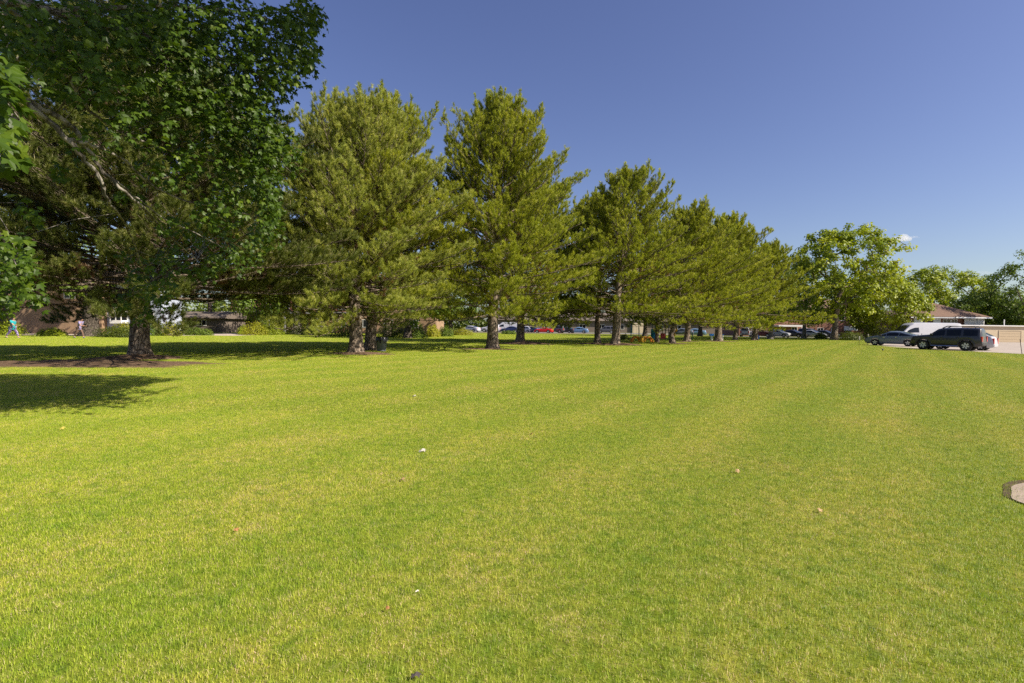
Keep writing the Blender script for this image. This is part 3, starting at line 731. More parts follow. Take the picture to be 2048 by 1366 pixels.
place_tree(gy(2070, 88), 'tall dark tree leaning into view at the right edge above the garage', 208, 14.2, 6.0, 3.0, .4, .32, 120, 80, 1.15, 'leaf_mid', bark='bark_dark', openness=.5)
place_tree(gy(2035, 100), 'bushy dark tree low behind the cream garage roof', 2091, 7.5, 6.0, .6, .3, .36, 100, 90, 1.3, 'leaf_mid', bark='bark_dark')
# trees seen between and behind the pines
BT = [(55, 66, 19, 7.0, 3.5, .42, 'leaf_mid', 'bark_grey', 'pale trunked tree behind the walker in teal'),
      (180, 50, 17, 7.2, 4.0, .72, 'leaf_mid', 'bark_dark', 'tree with a wide dark trunk against the tan brick wall'),
      (8, 52, 17, 6.0, 3.0, .5, 'leaf_dark', 'bark_dark', 'dark tree at the far left edge behind the lawn'),
      (515, 70, 9, 4.2, 1.6, .25, 'leaf_mid', 'bark_grey', 'bright green young tree above the golden bush'),
      (592, 74, 15, 6.0, 3.6, .6, 'leaf_dark', 'bark_grey', 'tree with a thick grey trunk rising from the clipped dark hedge'),
      (775, 66, 12, 5.0, 3.4, .42, 'leaf_mid', 'bark', 'tree with a scaly trunk just behind the trash can'),
      (815, 58, 9.5, 5.4, 2.2, .4, 'leaf_mid', 'bark_dark', 'dark trunked tree with a low bright crown right of the trash can'),
      (900, 78, 11, 5.5, 2.5, .35, 'leaf_mid', 'bark_dark', 'green tree filling the gap between the two nearest pine groups'),
      (420, 80, 19, 8.0, 2.5, .4, 'leaf_mid', 'bark_dark', 'green tree behind the bare branches of the dark pine'),
      (1290, 92, 11, 5.5, 2.6, .4, 'leaf_dark', 'bark_dark', 'dark tree far behind the orange play tunnel'),
      (1400, 96, 12, 6, 2.6, .4, 'leaf_dark', 'bark_dark', 'dark tree far behind the dark green post')]
for k, (px, Y, H, R, h0, tr, mat, bk, lb) in enumerate(BT):
    place_tree(gy(px, Y), lb, 300+k, H, R, h0, tr, .34, 80, 85, 1.15, mat, 'trees behind the pine row', bk)

# ------------------------------------------------------------------ the near maple at the upper left
def near_maple():
    rg = np.random.default_rng(77); wood = MB(); crown = MB()
    base = np.array([-10.6, 5.4, 0.0]); DS = 1.4
    tp = np.array([base, base+[.05, .02, 1.2], base+[.1, .05, 2.6], base+[.2, .1, 4.2], base+[.3, .1, 6.5], base+[.4, .2, 9.0]])
    sub = np.linspace(0, 1, 24); ti = np.stack([np.interp(sub, np.linspace(0, 1, 6), tp[:, i]) for i in range(3)], 1)
    wood.tube(ti, .27*(1+.5*np.exp(-sub*9/.35))*(1-.75*sub), n=14)
    def limb(pts, r0, r1, world_start=None, on=None):
        P_ = [pt(p[0], p[1], p[2]*DS) for p in pts]
        if on is not None: P_[0] = on[np.argmin(np.linalg.norm(on-P_[0], axis=1))]
        if world_start is not None: P_ = [np.asarray(world_start)]+P_
        P_ = np.array(P_); s = np.linspace(0, 1, len(P_)); ss = np.linspace(0, 1, len(P_)*4)
        Q = np.stack([np.interp(ss, s, P_[:, i]) for i in range(3)], 1)
        for _ in range(2): Q[1:-1] = (Q[:-2]+2*Q[1:-1]+Q[2:])/4
        Q[1:-1] += rg.normal(0, .008, (len(Q)-2, 3))
        wood.tube(Q, np.linspace(r0*1.45, r1*1.5, len(Q)), n=8); return Q
    t1 = base+[.12, .06, 3.2]; t2 = base+[.2, .1, 4.4]; t3 = base+[.25, .1, 5.2]
    QA = limb([(-60, -10, 4.0), (55, 8, 4.3), (110, 25, 4.6), (250, 60, 5.0), (380, 95, 5.4), (520, 150, 5.8)], .05, .010, t2)
    limb([(-40, -20, 4.2), (10, 10, 4.3), (45, 38, 4.4), (85, 78, 4.5), (125, 120, 4.6), (140, 160, 4.7), (165, 205, 4.8), (225, 260, 5.0), (330, 300, 5.4), (430, 330, 5.8), (520, 300, 6.0)], .030, .006, t2)
    QC = limb([(-30, 150, 4.0), (50, 200, 4.2), (80, 218, 4.3), (120, 235, 4.4), (150, 258, 4.5), (180, 305, 4.6), (215, 355, 4.7), (262, 392, 4.8), (330, 462, 5.6), (360, 492, 6.0), (392, 520, 6.4)], .034, .005, t1)
    QD = limb([(-30, 160, 4.0), (52, 206, 4.2), (95, 240, 4.3), (140, 282, 4.4), (165, 318, 4.5), (195, 345, 4.6), (212, 400, 4.7), (240, 432, 5.2), (268, 480, 5.8), (285, 540, 6.4), (300, 570, 6.7)], .030, .005, t1)
    limb([(140, 282, 4.4), (190, 290, 4.6), (250, 318, 4.9), (300, 370, 5.2), (370, 405, 5.5), (440, 412, 5.7), (500, 430, 5.9), (530, 450, 6.0)], .016, .005, on=QD)
    limb([(215, 355, 4.7), (270, 395, 5.0), (330, 440, 5.3), (400, 470, 5.5), (445, 495, 5.6)], .010, .004, on=QC)
    limb([(-60, 380, 3.8), (0, 470, 4.0), (30, 520, 4.1)], .02, .005, t1)
    limb([(-120, 120, 2.6), (-40, 170, 2.4), (0, 200, 2.35), (40, 240, 2.35)], .015, .004, t1)
    limb([(110, 25, 4.6), (300, 10, 5.2), (480, 20, 5.8), (600, 60, 6.2)], .022, .005, on=QA)
    limb([(250, 60, 5.0), (330, 130, 5.2), (390, 180, 5.4)], .012, .004, on=QA)
    # leaf sprays: (px, py, rx, ry, depth, spread in depth, leaves)
    SP = [(600, 35, 42, 40, 6.2, .5, 190), (610, 105, 32, 36, 6.2, .5, 150), (545, 70, 60, 60, 6.1, .6, 330), (560, 150, 40, 30, 6.0, .5, 150), (500, 150, 55, 60, 6.0, .6, 300),
          (460, 60, 70, 70, 5.9, .7, 380), (380, 50, 70, 60, 5.7, .7, 340), (300, 40, 70, 55, 5.4, .7, 300), (220, 40, 70, 50, 5.2, .7, 260), (130, 40, 80, 55, 5.0, .7, 260), (40, 60, 60, 70, 4.8, .7, 220),
          (430, 150, 70, 50, 5.8, .6, 260), (350, 120, 60, 40, 5.3, .5, 170), (320, 165, 60, 24, 5.0, .35, 120), (385, 200, 60, 30, 5.2, .35, 160), (420, 235, 40, 22, 5.3, .3, 90),
          (470, 220, 60, 50, 5.9, .6, 260), (515, 215, 36, 40, 6.0, .5, 130), (540, 275, 36, 34, 6.0, .4, 170), (500, 290, 60, 50, 6.0, .5, 240), (555, 300, 26, 30, 6.0, .4, 100),
          (530, 350, 34, 44, 6.0, .4, 190), (480, 360, 60, 44, 6.0, .5, 200), (535, 420, 22, 36, 6.0, .35, 120), (520, 465, 26, 24, 6.0, .35, 90), (490, 500, 34, 22, 5.9, .35, 80), (440, 490, 38, 40, 5.7, .35, 140), (425, 530, 26, 24, 5.6, .3, 70),
          (440, 420, 55, 40, 5.8, .5, 140), (400, 300, 70, 50, 5.7, .5, 200), (330, 340, 70, 46, 5.5, .5, 130), (300, 250, 60, 50, 5.3, .6, 160), (230, 200, 70, 60, 5.2, .7, 210), (150, 150, 70, 60, 5.0, .7, 220), (60, 140, 60, 60, 4.8, .7, 180), (120, 90, 80, 50, 4.9, .6, 200), (220, 110, 70, 55, 5.1, .6, 230), (180, 280, 60, 40, 5.0, .6, 90),
          (305, 560, 52, 46, 5.1, .35, 190), (340, 520, 34, 28, 5.2, .3, 60), (370, 470, 40, 30, 5.4, .4, 60), (25, 520, 46, 58, 4.1, .4, 150), (10, 600, 30, 30, 4.2, .3, 40), (60, 560, 26, 30, 4.2, .3, 40),
          (5, 215, 40, 70, 2.4, .22, 46), (-10, 290, 40, 50, 2.4, .2, 36), (-60, 200, 70, 120, 2.6, .4, 80), (15, 130, 26, 36, 2.5, .2, 14)]
    pos, cen, dep = [], [], []
    for (px, py, rx, ry, D, dd, n) in SP:
        k_ = DS if D > 3 else 1.25
        if py > 440 and px > 280: k_ = 1.85
        D, dd = D*k_, dd*k_*1.1
        n = int(1.3*n*(1.45 if px > 280 and py < 480 or px < 60 else 1.0)*(.75 if 90 < px < 420 and 230 < py < 420 else 1))
        a = rg.uniform(0, 2*PI, n); r = np.sqrt(rg.random(n))
        xs = px+rx*r*np.cos(a)*1.0; ys = py+ry*r*np.sin(a)
        ds = D+rg.normal(0, dd, n)
        ds = np.clip(ds, D-1.6*dd, D+2.2*dd)
        for x, y, d in zip(xs, ys, ds): pos.append(pt(x, y, d))
        c = pt(px, py+ry*.3, D); cen += [c]*n
    # ragged little sprays poking out along the rim
    for (px, py, D) in [(632, 20, 8.6), (636, 62, 8.6), (628, 128, 8.6), (600, 150, 8.5), (575, 178, 8.4), (535, 190, 8.3), (548, 236, 8.4), (580, 262, 8.4), (588, 300, 8.4), (575, 330, 8.4), (560, 372, 8.3), (552, 410, 8.3), (556, 450, 8.3), (545, 490, 8.3), (515, 520, 9.5), (470, 540, 9.8), (420, 552, 9.8), (385, 545, 9.6), (250, 600, 9.7), (330, 612, 9.7), (285, 625, 9.7), (255, 520, 9.4), (330, 440, 7.6), (250, 380, 7.2), (120, 330, 7.0), (60, 420, 6.0), (70, 590, 6.0), (40, 320, 3.2)]:
        for q in range(3):
            cx_, cy_ = px+rg.normal(0, 9), py+rg.normal(0, 9); m_ = int(rg.integers(7, 18)) if D > 4 else 4
            c = pt(cx_, cy_-14, D)
            for x, y, d in zip(cx_+rg.normal(0, 9, m_), cy_+rg.normal(0, 8, m_), D+rg.normal(0, .15, m_)): pos.append(pt(x, y, d)); cen.append(c)
    pos = np.array(pos); cen = np.array(cen)
    # rest of the crown, out of frame, plus leaves added overhead to shade sprays
    ex = []
    rej = 0
    while len(ex) < 26000 and rej < 60000:
        q = unit(rg.normal(size=3))*(rg.random()**.33)
        ctr, rad = (base+[.4, .4, 7.6], [7.4, 6.6, 4.2]) if len(ex) < 5200 else (np.array([-1.2, 6.9, 9.7]), [4.8, 2.9, 1.9]) if len(ex) < 13500 else (np.array([-3.8, 5.0, 9.9]), [4.2, 2.6, 1.8]) if len(ex) < 19500 else (np.array([-2.4, 3.9, 9.0]), [4.0, 2.3, 1.9])
        p = ctr+q*rad
        if p[2] < 4.6: continue
        # stay out of the picture to keep the sprays readable
        d = p-CP; zc = d@cf
        if zc > 0.3:
            x_ = 1024+FPX*(d@cr)/zc; y_ = 683-FPX*(d@cu)/zc
            if x_ > -120 and y_ > -60 : continue
        lx, ly = p[0]-p[2]*sundir[0]/sundir[2], p[1]-p[2]*sundir[1]/sundir[2]     # where its shadow falls: keep the near lawn in the sun
        if ly > 0 and lx > -1.1*ly-.4 and (ly < 9.3 or lx > -8.7): rej += 1; continue
        ex.append(p)
    ex = np.array(ex); pos = np.concatenate([pos, ex]); cen = np.concatenate([cen, ex-rg.normal(0, .4, ex.shape)])
    # the added overhead leaves, above the frame, shade the visible sprays
    n = len(pos)
    out = unit(pos-cen+rg.normal(0, .15, (n, 3)))
    nrm = np.array([0, 0, .8])+out*.45+rg.normal(0, .5, (n, 3))+np.array([.25, -.15, 0])
    fwd = out*.8+np.array([.35, .1, -.6])+rg.normal(0, .6, (n, 3))
    tone = np.clip(rg.normal(.45, .2, n), 0, 1)
    add_leaves(crown, pos, nrm, fwd, np.where(np.arange(n) < n-len(ex), rg.uniform(.08, .135, n), rg.uniform(.16, .23, n)), tone, rg, 'maple')
    # twigs to bunches of leaves
    WV = np.concatenate(wood.v)
    WV = WV[len(WV)//12:]
    for i in rg.choice(n-len(ex), 420, replace=False):
        p = pos[i]; dW = np.linalg.norm(WV-p, axis=1); jW = int(np.argmin(dW+.25*np.maximum(p[2]-WV[:, 2], 0)))
        if dW[jW] > 2.2: continue
        q = WV[jW]; m = (p+q)/2+np.array([0, 0, .06*dW[jW]])+rg.normal(0, .04, 3)
        wood.tube(np.stack([q, m, p]), [.007, .005, .002], n=3, cap=False)
    # big boughs outside the picture, some reaching into the added shading leaves
    T = base+np.array([.4, .4, 7.4])+unit(rg.normal(size=(40, 3)))*[5.0, 4.8, 3.0]; T = T[T[:, 2] > 5]; T = np.concatenate([T, np.array([-.6, 6.4, 9.4])+unit(rg.normal(size=(16, 3)))*[3.6, 2.4, 1.0]])
    grow(wood, [ti[0], ti[10], ti[-6]], T, .02, .25, rg)
    o = empty('maple_tree', tuple(base), 0, 'nearest tree, a maple whose leafy boughs hang into the upper left corner', 'tree')
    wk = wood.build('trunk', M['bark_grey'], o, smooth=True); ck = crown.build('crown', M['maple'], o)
    for q in (wk, ck):
        q.data.transform(Matrix.Translation(-Vector(base)))
    return o
near_maple()

# ------------------------------------------------------------------ hedges and bushes
def bush(name, c, sx, sy, sz, mat, label, seed, leaf=.12, n=2600, boxy=.0, rz=0, group='shrubs and hedges along the buildings', cat='bush'):
    rg = np.random.default_rng(seed); mb = MB()
    d = unit(rg.normal(size=(n, 3))); d[:, 2] = np.abs(d[:, 2])
    if boxy > 0:
        m = np.max(np.abs(d), axis=1, keepdims=True); d = d*(1-boxy)+d/m*boxy
    lum = 1+.10*np.sin(d[:, 0]*9+seed)+.10*np.sin(d[:, 1]*8+2*seed)*np.cos(d[:, 2]*7)
    r = (rg.random(n)**.25)*lum
    pos = d*r[:, None]*np.array([sx, sy, sz])
    nrm = d+rg.normal(0, .5, (n, 3))+[0, 0, .3]; fwd = rg.normal(0, 1, (n, 3))
    add_leaves(mb, pos, nrm, fwd, leaf*rg.uniform(.7, 1.3, n), np.clip(rg.normal(.45, .22, n), 0, 1), rg)
    # branchy core
    for k in range(14):
        a = rg.uniform(0, 6.28); e = np.array([math.cos(a)*sx*.7, math.sin(a)*sy*.7, sz*rg.uniform(.5, .9)])
        mb.tube(np.stack([[0, 0, 0], e*.5+[0, 0, .1*sz], e]), [.03, .02, .008], n=4, mi=1, cap=False)
    o = mb.build(name, [M[mat], M['bark_dark']]); o.location = (c[0], c[1], 0); o.rotation_euler = (0, 0, rz)
    tag(o, label, cat, group); return o

def bush_px(name, px0, px1, ytop, Y, dep, mat, label, seed, **kw):
    a = pt(px0, 660, Y); b_ = pt(px1, 660, Y); h = pt((px0+px1)/2, ytop, Y)[2]
    return bush(name, ((a[0]+b_[0])/2, Y+dep), abs(b_[0]-a[0])/2, dep, max(.5, h), mat, label, seed, **kw)

bush_px('golden_bush', 470, 523, 643, 62, 1.6, 'leaf_gold', 'rounded golden bush at the end of the pale path', 401)
bush_px('clipped_hedge', 508, 556, 648.5, 64, 1.3, 'leaf_lime', 'clipped bright green hedge just right of the golden bush', 402, boxy=.5, cat='hedge')
bush_px('clipped_hedge', 470, 486, 651, 64.5, 1.0, 'leaf_lime', 'small green shrub tucked behind the golden bush', 403)
bush_px('dark_hedge', 557, 640, 653, 68, 1.4, 'leaf_dark', 'low dark hedge in shade around the thick grey trunk', 404, boxy=.6, cat='hedge', n=3200)
bush_px('dark_hedge', 648, 706, 643, 60, 1.8, 'leaf_dark', 'taller dark hedge left of the nearest pine pair', 405, boxy=.4, cat='hedge', n=3600)
bush_px('dark_hedge', 752, 812, 651, 60, 1.4, 'leaf_dark', 'dark hedge right behind the trash can', 406, boxy=.5, cat='hedge', n=3200)
bush_px('shrub', 808, 850, 648, 58, 1.6, 'leaf_mid', 'bright leafy shrub right of the dark hedge behind the trash can', 407)
bush_px('shrub', 846, 878, 650, 64, 1.4, 'leaf_gold', 'yellowish shrub, left one of the low row by the car park', 408)
bush_px('shrub', 872, 905, 652, 68, 1.4, 'leaf_mid', 'green shrub, middle one of the low row by the car park', 409)
bush_px('shrub', 900, 948, 656, 78, 1.4, 'leaf_gold', 'low olive shrub in front of the first white parked car', 410)
bush_px('low_hedge', 1003, 1034, 661.5, 94, 1.0, 'leaf_mid', 'low green hedge between the white and the blue parked cars', 411, boxy=.6, cat='hedge')
bush_px('dark_hedge', 176, 268, 654, 46.5, 1.2, 'leaf_dark', 'long dark hedge behind the walker in lilac', 412, boxy=.6, n=4500, leaf=.10, cat='hedge')
bush_px('shrub', 56, 104, 656, 49, 1.3, 'leaf_lime', 'yellow green shrub between the two walkers', 413)
bush_px('shrub', 204, 262, 644, 52, 1.2, 'leaf_gold', 'golden shrub under the bay window', 414)
bush_px('shrub', 305, 345, 641, 54, 1.2, 'leaf_gold', 'golden shrub right of the dark pine trunk', 415)
bush_px('shrub', -40, 17, 640, 50, 1.4, 'leaf_lime', 'bright shrub at the left edge behind the walker in teal', 416)
bush_px('shrub', -60, 18, 606, 57, 2.0, 'leaf_dark', 'tall dark shrub at the far left edge behind everything else', 434, n=4200)
bush_px('shrub', 268, 312, 640, 53, 1.2, 'leaf_mid', 'tall green shrub right behind the dark pine trunk', 431)
bush_px('shrub', 345, 420, 655, 58, 1.0, 'leaf_mid', 'low shrub left of the path end', 417)
bush_px('dark_hedge', 1688, 1734, 665, 76, 1.2, 'leaf_dark', 'clipped dark hedge right of the broad maple', 418, boxy=.7, n=3200, cat='hedge')
bush_px('dark_hedge', 1735, 1795, 652, 80, 2.0, 'leaf_dark', 'tall dark hedge behind the bonnet of the sedan', 419, boxy=.4, n=3600, cat='hedge')
bush_px('shrub', 1640, 1662, 664, 86, 1.2, 'leaf_dark', 'dark shrub just left of the broad maple trunk', 420)
bush_px('shrub', 1240, 1262, 668, 62, .6, 'leaf_dark', 'small dark seedling pine clump left of the orange play tunnel', 421, n=900)
bush_px('shrub', 1984, 2056, 642, 88, 2.5, 'leaf_dark', 'dark shrub mass behind the cream garage', 422, n=3600)

# distant wooded skyline
def skyline():
    rg = np.random.default_rng(9); mb = MB()
    n = 42000
    X = rg.uniform(-230, 290, n); h = 9.0+3.2*np.sin(X*.13)+2.0*np.sin(X*.31+1)+1.3*np.sin(X*.9)
    z = h*rg.random(n)**.8; Y = 176+rg.normal(0, 4, n)+4*np.sin(X*.2)
    pos = np.stack([X, Y, z], 1)
    add_leaves(mb, pos, rg.normal(0, .6, (n, 3))+[0, -.4, .6], rg.normal(0, 1, (n, 3)), rg.uniform(.8, 1.5, n), np.clip(rg.normal(.4, .2, n), 0, 1), rg)
    o = mb.build('distant_wood', M['leaf_dark']); tag(o, 'far off belt of green trees behind the buildings', 'trees', kind='stuff')
skyline()

# ------------------------------------------------------------------ buildings
def part_box(name, mat, parent, *b): return MB().box(*b).build(name, M[mat], parent)

def window(parent, x0, x1, z0, z1, y, frame='white', depth=.06, bars=1):
    f = MB(); t = .07
    f.box(x0, x1, y-depth, y, z1-t, z1).box(x0, x1, y-depth, y, z0, z0+t).box(x0, x0+t, y-depth, y, z0+t, z1-t).box(x1-t, x1, y-depth, y, z0+t, z1-t)
    for k in range(bars):
        xm = x0+(x1-x0)*(k+1)/(bars+1); f.box(xm-.03, xm+.03, y-depth*.9, y-.003, z0+t, z1-t)
    fo = f.build('window', M[frame], parent)
    part_box('pane', 'glass', fo, x0+t, x1-t, y-.03, y-.002, z0+t, z1-t)
    return fo

def gable(name, mat, parent, x0, x1, y0, y1, z0, z1, ov=.5):
    mb = MB(); ym = (y0+y1)/2
    v = [(x0-ov, y0-ov, z0), (x1+ov, y0-ov, z0), (x1+ov, y1+ov, z0), (x0-ov, y1+ov, z0), (x0-ov, ym, z1), (x1+ov, ym, z1)]
    v += [(a, b_, c-.16) for a, b_, c in v[:4]]
    mb.addp(v, [(0, 1, 5, 4), (2, 3, 4, 5), (0, 4, 3), (1, 2, 5), (6, 9, 8, 7), (0, 6, 7, 1), (1, 7, 8, 2), (2, 8, 9, 3), (3, 9, 6, 0)])
    return mb.build(name, M[mat], parent)

def hip(name, mat, parent, x0, x1, y0, y1, z0, z1, inset, ov=.5):
    mb = MB(); ym = (y0+y1)/2
    v = [(x0-ov, y0-ov, z0), (x1+ov, y0-ov, z0), (x1+ov, y1+ov, z0), (x0-ov, y1+ov, z0), (x0+inset, ym, z1), (x1-inset, ym, z1)]
    v += [(a, b_, c-.05) for a, b_, c in v[:4]]
    mb.addp(v, [(0, 1, 5, 4), (2, 3, 4, 5), (3, 0, 4), (1, 2, 5), (6, 9, 8, 7), (0, 6, 7, 1), (1, 7, 8, 2), (2, 8, 9, 3), (3, 9, 6, 0)])
    return mb.build(name, M[mat], parent)

# left: tan brick block with a pale blue sided wing
Y = 58.0
B1 = empty('apartment_building', (-46.5, Y, 0), 0, 'tan brick apartment block with a pale blue sided wing behind the walkers', 'building')
part_box('wall', 'brick_tan', B1, -16, 0, 0, 10, 0, 6.2)
sw = part_box('siding', 'siding', B1, .003, 6.2, .8, 4.5, 0, 6.0)
gable('roof', 'roof_grey', B1, -16, 6.2, 0, 10, 6.25, 8.6)
window(B1, -13.5, -11.6, 1.3, 2.7, 0); window(B1, -9.5, -8.0, 4.0, 5.3, 0); window(B1, -14.5, -13, 4.0, 5.3, 0); window(B1, -4.2, -2.9, 4.0, 5.3, 0)
bay = MB(); bay.addp([(.5, .8, 1.25), (.8, .15, 1.25), (2.1, .15, 1.25), (2.4, .8, 1.25), (.5, .8, 1.62), (.8, .15, 1.62), (2.1, .15, 1.62), (2.4, .8, 1.62)], [(0, 1, 5, 4), (1, 2, 6, 5), (2, 3, 7, 6), (4, 5, 6, 7), (0, 3, 2, 1)])
bay.addp([(.5, .8, 2.55), (.8, .15, 2.55), (2.1, .15, 2.55), (2.4, .8, 2.55), (.5, .8, 2.8), (.8, .15, 2.75), (2.1, .15, 2.75), (2.4, .8, 2.8)], [(0, 1, 5, 4), (1, 2, 6, 5), (2, 3, 7, 6), (4, 5, 6, 7), (0, 3, 2, 1)])
for x, y in ((.5, .72), (.8, .15), (1.42, .15), (2.02, .15), (2.32, .72)): bay.box(x, x+.08, y, y+.08, 1.62, 2.55)
bo = bay.build('bay_window', M['white'], B1)
pn = MB(); pn.addp([(.55, .8, 1.62), (.85, .2, 1.62), (2.05, .2, 1.62), (2.35, .8, 1.62), (.55, .8, 2.55), (.85, .2, 2.55), (2.05, .2, 2.55), (2.35, .8, 2.55)], [(0, 1, 5, 4), (1, 2, 6, 5), (2, 3, 7, 6)]); pn.build('pane', M['glass'], bo)
window(B1, 3.6, 5.4, 1.4, 2.7, .8); window(B1, 1.0, 2.4, 4.0, 5.2, .8); window(B1, 4.6, 6.0, 4.0, 5.2, .8)

# white low building farther right on the left side
Y = 76.0; x0 = pt(300, 660, Y)[0]; x1 = pt(440, 660, Y)[0]
B0 = empty('low_building', (x0, Y, 0), 0, 'low grey building half hidden behind the dark pine', 'building')
part_box('wall', 'roof_grey', B0, 0, x1-x0, 0, 8, 0, 2.2); gable('roof', 'roof_grey', B0, 0, x1-x0, 0, 8, 2.25, 3.2)
for k in range(3): window(B0, 1+k*3.0, 2.4+k*3.0, 1.0, 1.9, 0)

# brick apartments behind the hedges
Y = 84.0; xa = pt(462, 660, Y)[0]; xb = pt(870, 660, Y)[0]; wl = xb-xa
B2 = empty('brick_apartments', (xa, Y, 0), 0, 'long brown brick apartment row with white porch posts behind the dark hedges', 'building')
part_box('wall', 'brick_red', B2, 0, wl*.58, 0, 11, 0, 6.4); part_box('wall', 'brick_tan', B2, wl*.58+.003, wl, .5, 11, 0, 6.2)
gable('roof', 'roof_grey', B2, 0, wl, 0, 11, 6.45, 9.0)
part_box('eave', 'shaded_white', B2, 1.0, wl*.58, -1.6, -.003, 3.1, 3.45)
for px in (545, 577, 641, 672): 
    x = pt(px, 660, Y)[0]-xa; part_box('porch_post', 'shaded_white', B2, x-.12, x+.12, -1.5, -1.26, 0, 3.1)
for k in range(6): window(B2, 2+k*3.1, 3.4+k*3.1, 1.0, 2.3, 0); window(B2, 2+k*3.1, 3.4+k*3.1, 3.9, 5.2, 0)
for k in range(3): window(B2, wl*.62+k*4.2, wl*.62+1.5+k*4.2, 1.0, 2.3, .5); window(B2, wl*.62+k*4.2, wl*.62+1.5+k*4.2, 3.9, 5.2, .5)
for x in (5.2, 11.4): part_box('door', 'dark_wood', B2, x, x+.95, -.05, -.002, 0, 2.1)

# long low building behind the car park
Y = 148.0; xa = pt(985, 660, Y)[0]; xb = pt(1475, 660, Y)[0]; wl = xb-xa
B3 = empty('long_low_building', (xa, Y, 0), 0, 'long low grey brown building behind the row of parked cars', 'building')
part_box('wall', 'roof_grey', B3, 0, wl, 0, 14, 0, 3.4); gable('roof', 'roof_grey', B3, 0, wl, 0, 14, 3.45, 6.0, .8)
part_box('cream_bay', 'cream', B3, wl*.57, wl*.57+4.2, -.6, -.003, 0, 3.2)
for k in range(10): window(B3, 3+k*5.5, 5+k*5.5, 1.0, 2.3, 0)

# brick apartments behind the far cars at right
Y = 112.0; xa = pt(1478, 660, Y)[0]; xb = pt(1735, 660, Y)[0]; wl = xb-xa
B4 = empty('brick_building', (xa, Y, 0), 0, 'two storey red brick building with a white entrance canopy behind the maple', 'building')
part_box('wall', 'brick_red', B4, 0, wl, 0, 12, 0, 6.3); hip('roof', 'shingle', B4, 0, wl, 0, 12, 6.35, 8.6, 5)
cx = pt(1580, 660, Y)[0]-xa
part_box('canopy', 'white', B4, cx-3.6, cx+1.6, -2.2, -.003, 2.15, 2.5)
part_box('door', 'cream_door', B4, cx-2.0, cx-.9, -.06, -.003, 0, 2.1); part_box('door', 'cream_door', B4, cx-6.6, cx-5.4, -.06, -.003, 0, 2.1)
for k in range(8): window(B4, 1.2+k*3.4, 2.6+k*3.4, 3.6, 4.9, 0)
for x in (cx+.3, cx+2.4, cx+6, cx+9, cx+12, cx-9): window(B4, x, x+1.3, .95, 2.0, 0)
part_box('balcony_rail', 'white', B4, cx+11.5, cx+14.5, -.5, -.42, 1.5, 2.4)

# house with the brown hip roof
Y = 88.0; xa = pt(1822, 640, Y)[0]; xb = pt(1976, 640, Y)[0]; wl = xb-xa; ez = pt(1900, 634, Y)[2]; rz_ = pt(1880, 606, Y+4.5)[2]
B5 = empty('house', (xa, Y, 0), 0, 'single storey house with a brown hip roof and white porch panels behind the van', 'house')
part_box('wall', 'brick_red', B5, .3, wl-.3, .9, 10, 0, ez-.2)
rf = hip('roof', 'shingle', B5, 0, wl, 0, 10.2, ez+.04, rz_, 5.2, .45)
part_box('vent_pipe', 'white', rf, wl*.26, wl*.26+.16, 2.2, 2.36, ez+.9, ez+1.75)
part_box('fascia', 'white', B5, -.3, wl*.55, -.40, -.30, ez-.22, ez+.0); part_box('fascia', 'white', B5, wl*.55+.01, wl+.3, -.52, -.42, ez-.20, ez+.02)
part_box('porch_panel', 'white', B5, wl*.08, wl*.20, .70, .89, 0, ez-.25); part_box('porch_panel', 'white', B5, wl*.335, wl*.43, .70, .89, 0, ez-.25)
part_box('door', 'dark_wood', B5, wl*.215, wl*.32, .80, .897, 0, ez-.4)
window(B5, wl*.47, wl*.57, ez-1.15, ez-.4, .9); window(B5, wl*.58, wl*.66, ez-1.15, ez-.4, .9)
lat = MB()
lx0, lx1 = wl*.735, wl*.985
for k in range(17): x = lx0+(lx1-lx0)*k/16; lat.box(x-.06, x+.06, .5, .58, 1.6, ez-.25)
for k in range(8): z = 1.7+(ez-.35-1.7)*k/7; lat.box(lx0, lx1, .53, .56, z-.05, z+.05)
lat.build('lattice_screen', M['white'], B5)

# cream garage block
Y = 78.0; xa = pt(1905, 660, Y)[0]; xb = pt(2180, 660, Y)[0]; wl = xb-xa; gz = pt(1990, 650.5, Y)[2]
B6 = empty('garage', (xa, Y, 0), 0, 'flat roofed cream garage block with a cream overhead door right of the cars', 'garage')
part_box('wall', 'cream', B6, 0, wl, 0, 7, 0, gz-.16); part_box('roof', 'white', B6, -.2, wl+.2, -.25, 7.2, gz-.158, gz)
for (d0, d1) in ((1997, 2043), (2080, 2126)):
    a = pt(d0, 672, Y)[0]-xa; c = pt(d1, 672, Y)[0]-xa; ht = pt(2020, 662, Y)[2]
    mb = MB()
    for k in range(4): mb.box(a+.12, c-.12, -.03, -.003, .03+(ht-.03)*k/4+.012, .03+(ht-.03)*(k+1)/4-.012)
    d = mb.build('garage_door', M['cream_door'], B6)
    MB().box(a, a+.11, -.06, -.003, 0, ht+.1).box(c-.11, c, -.06, -.003, 0, ht+.1).box(a+.11, c-.11, -.06, -.003, ht, ht+.1).build('frame', M['cream'], d)
post = pt(2009, 648, Y+2.5); part_box('roof_post', 'white', B6, post[0]-xa-.03, post[0]-xa+.03, 2.5, 2.62, gz+.002, gz+.95)

# ------------------------------------------------------------------ vehicles
def lerp_curve(pts, x):
    p = np.array(pts, float); return np.interp(x, p[:, 0], p[:, 1])

def smooth_curve(pts, x, k=3):
    y = lerp_curve(pts, x)
    for _ in range(k): y[1:-1] = (y[:-2]+2*y[1:-1]+y[2:])/4
    return y

